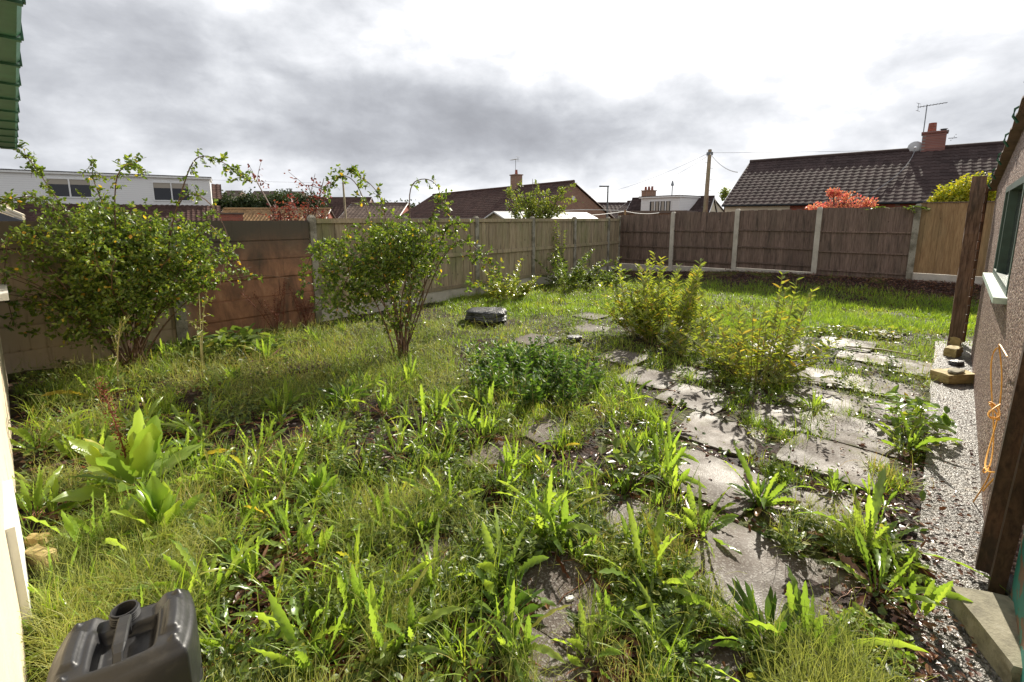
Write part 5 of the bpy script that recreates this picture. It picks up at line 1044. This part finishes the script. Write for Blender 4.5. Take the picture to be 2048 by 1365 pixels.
# small broad weeds
x, y, px, py = samp(90000, pw=1.1); cl = vn(x, y, 3.1, 31) * .6 + vn(x, y, 9, 32) * .5; k = (cl > .56 - .12 * sm(900, 300, px)) & (rng.random(len(x)) < .25 + gap(x, y, px, py)) & ~onslab(x, y, .84) & ~onpath(x, y) & (lawn(px, py) < .85); x, y = x[k], y[k]; n = len(x)
P_ = np.column_stack([x, y, height(x, y) + .01 + .09 * rng.random(n) ** 1.5]); mb = MB(); mb.add(*leaflets(P_, np.column_stack([rng.normal(size=n), rng.normal(size=n), .25 + .3 * rng.normal(size=n)]), (.016 + .045 * rng.random(n) ** 1.5) * (.7 + .8 * vn(x, y, 2.3, 33)), .014 + .020 * rng.random(n), .7))
stuff(mb.build('low_weeds', M['weed'], None, False), 'low broad-leaved weeds covering the soil', 'ground cover')
x, y, px, py = samp(5200, -100, 1800, 640, 1400, 1.); k = (vn(x, y, 1.9, 71) * .6 + vn(x, y, 6, 72) * .4 > .48) & ~((px < 420) & (py > 1060)) & (gap(x, y, px, py) > .3) & ~onslab(x, y, .9) & ~onpath(x, y) & (lawn(px, py) < .6); x, y = x[k], y[k]; n = len(x); hh = (.05 + .20 * rng.random(n) ** 1.4) * (.6 + .8 * vn(x, y, 1.2, 73)); lean_ = rng.normal(size=(n, 2)) * .35
m_ = 15; f_ = np.tile(np.linspace(.15, 1, m_), n)[:, None]; b_ = np.repeat(np.column_stack([x, y, height(x, y)]), m_, 0); tp2 = np.repeat(np.column_stack([lean_ * hh[:, None], hh]), m_, 0); P_ = b_ + tp2 * f_; aa = rng.random(n * m_) * 6.28
sz = np.repeat(.022 + .035 * rng.random(n), m_) * (1.1 - .5 * f_[:, 0]); mb = MB(); mb.add(*leaflets(P_, np.column_stack([np.cos(aa), np.sin(aa), .35 + .2 * rng.normal(size=len(aa))]), sz, sz * .5, .75, np.repeat(rng.random(n), m_) * .8 + .2 * rng.random(n * m_), .4))
mb.add(*strips(np.column_stack([x, y, height(x, y)]), np.hypot(np.linalg.norm(lean_, axis=1) * hh, hh), .003, np.arctan2(lean_[:, 1], lean_[:, 0]), np.arctan(np.linalg.norm(lean_, axis=1)), 0., 2, lambda t: 1 - .5 * t, 2))
stuff(mb.build('tangled_weeds', M['weed'], None, False), 'tangle of small-leaved stemmed weeds', 'ground cover')
# dead leaves and litter
x, y, px, py = samp(60000, pw=1.); x2, y2, px2, py2 = samp(60000, 900, 2300, 548, 625); x, y = np.append(x, x2), np.append(y, y2); bk = sm(2.2, 1.2, db_(x, y)); k = (rng.random(len(x)) < .30 + .7 * bk) & ~onpath(x, y, -.1) & (~onslab(x, y, .95) | (rng.random(len(x)) < .03)); x, y = x[k], y[k]; n = len(x)
P_ = np.column_stack([x, y, height(x, y) + .006 + .02 * rng.random(n)]); mb = MB(); mb.add(*leaflets(P_, np.column_stack([rng.normal(size=n), rng.normal(size=n), .25 * rng.normal(size=n)]), .02 + .035 * rng.random(n), .012 + .018 * rng.random(n), .75, fold=.5))
x, y, px, py = samp(5200, 1650, 2000, 600, 1500); k = (onpath(x, y, -.02) | onslab(x, y)) & (rng.random(len(x)) < .22); x, y = x[k], y[k]; n = len(x)
P_ = np.column_stack([x, y, np.full(n, .06)]); mb.add(*leaflets(P_, np.column_stack([rng.normal(size=n), rng.normal(size=n), .1 * rng.normal(size=n)]), .015 + .02 * rng.random(n), .01 + .01 * rng.random(n), .85, fold=.5))
stuff(mb.build('leaf_litter', M['dead'], None, False), 'dark red-brown fallen leaves and litter', 'leaf litter')
# creeping roots and dry stalks on the soil
mb = MB(); x, y, px, py = samp(900, 100, 1400, 700, 1400)
for a_, b_ in list(zip(x, y))[:420]:
    if onslab(a_, b_, .7) or onpath(a_, b_): continue
    pts = cane((a_, b_, float(height(a_, b_)) + .01), rng.uniform(0, 6.28), rng.uniform(.12, .4), 1.35, .45, 7, .4, int(a_ * 1000) % 9999 + 5); mb.tube(pts, np.linspace(.0035, .002, 8), 4, cap=False)
stuff(mb.build('creeping_roots', M['redstem'], None, True), 'orange-brown roots and runners trailing over the soil', 'roots')
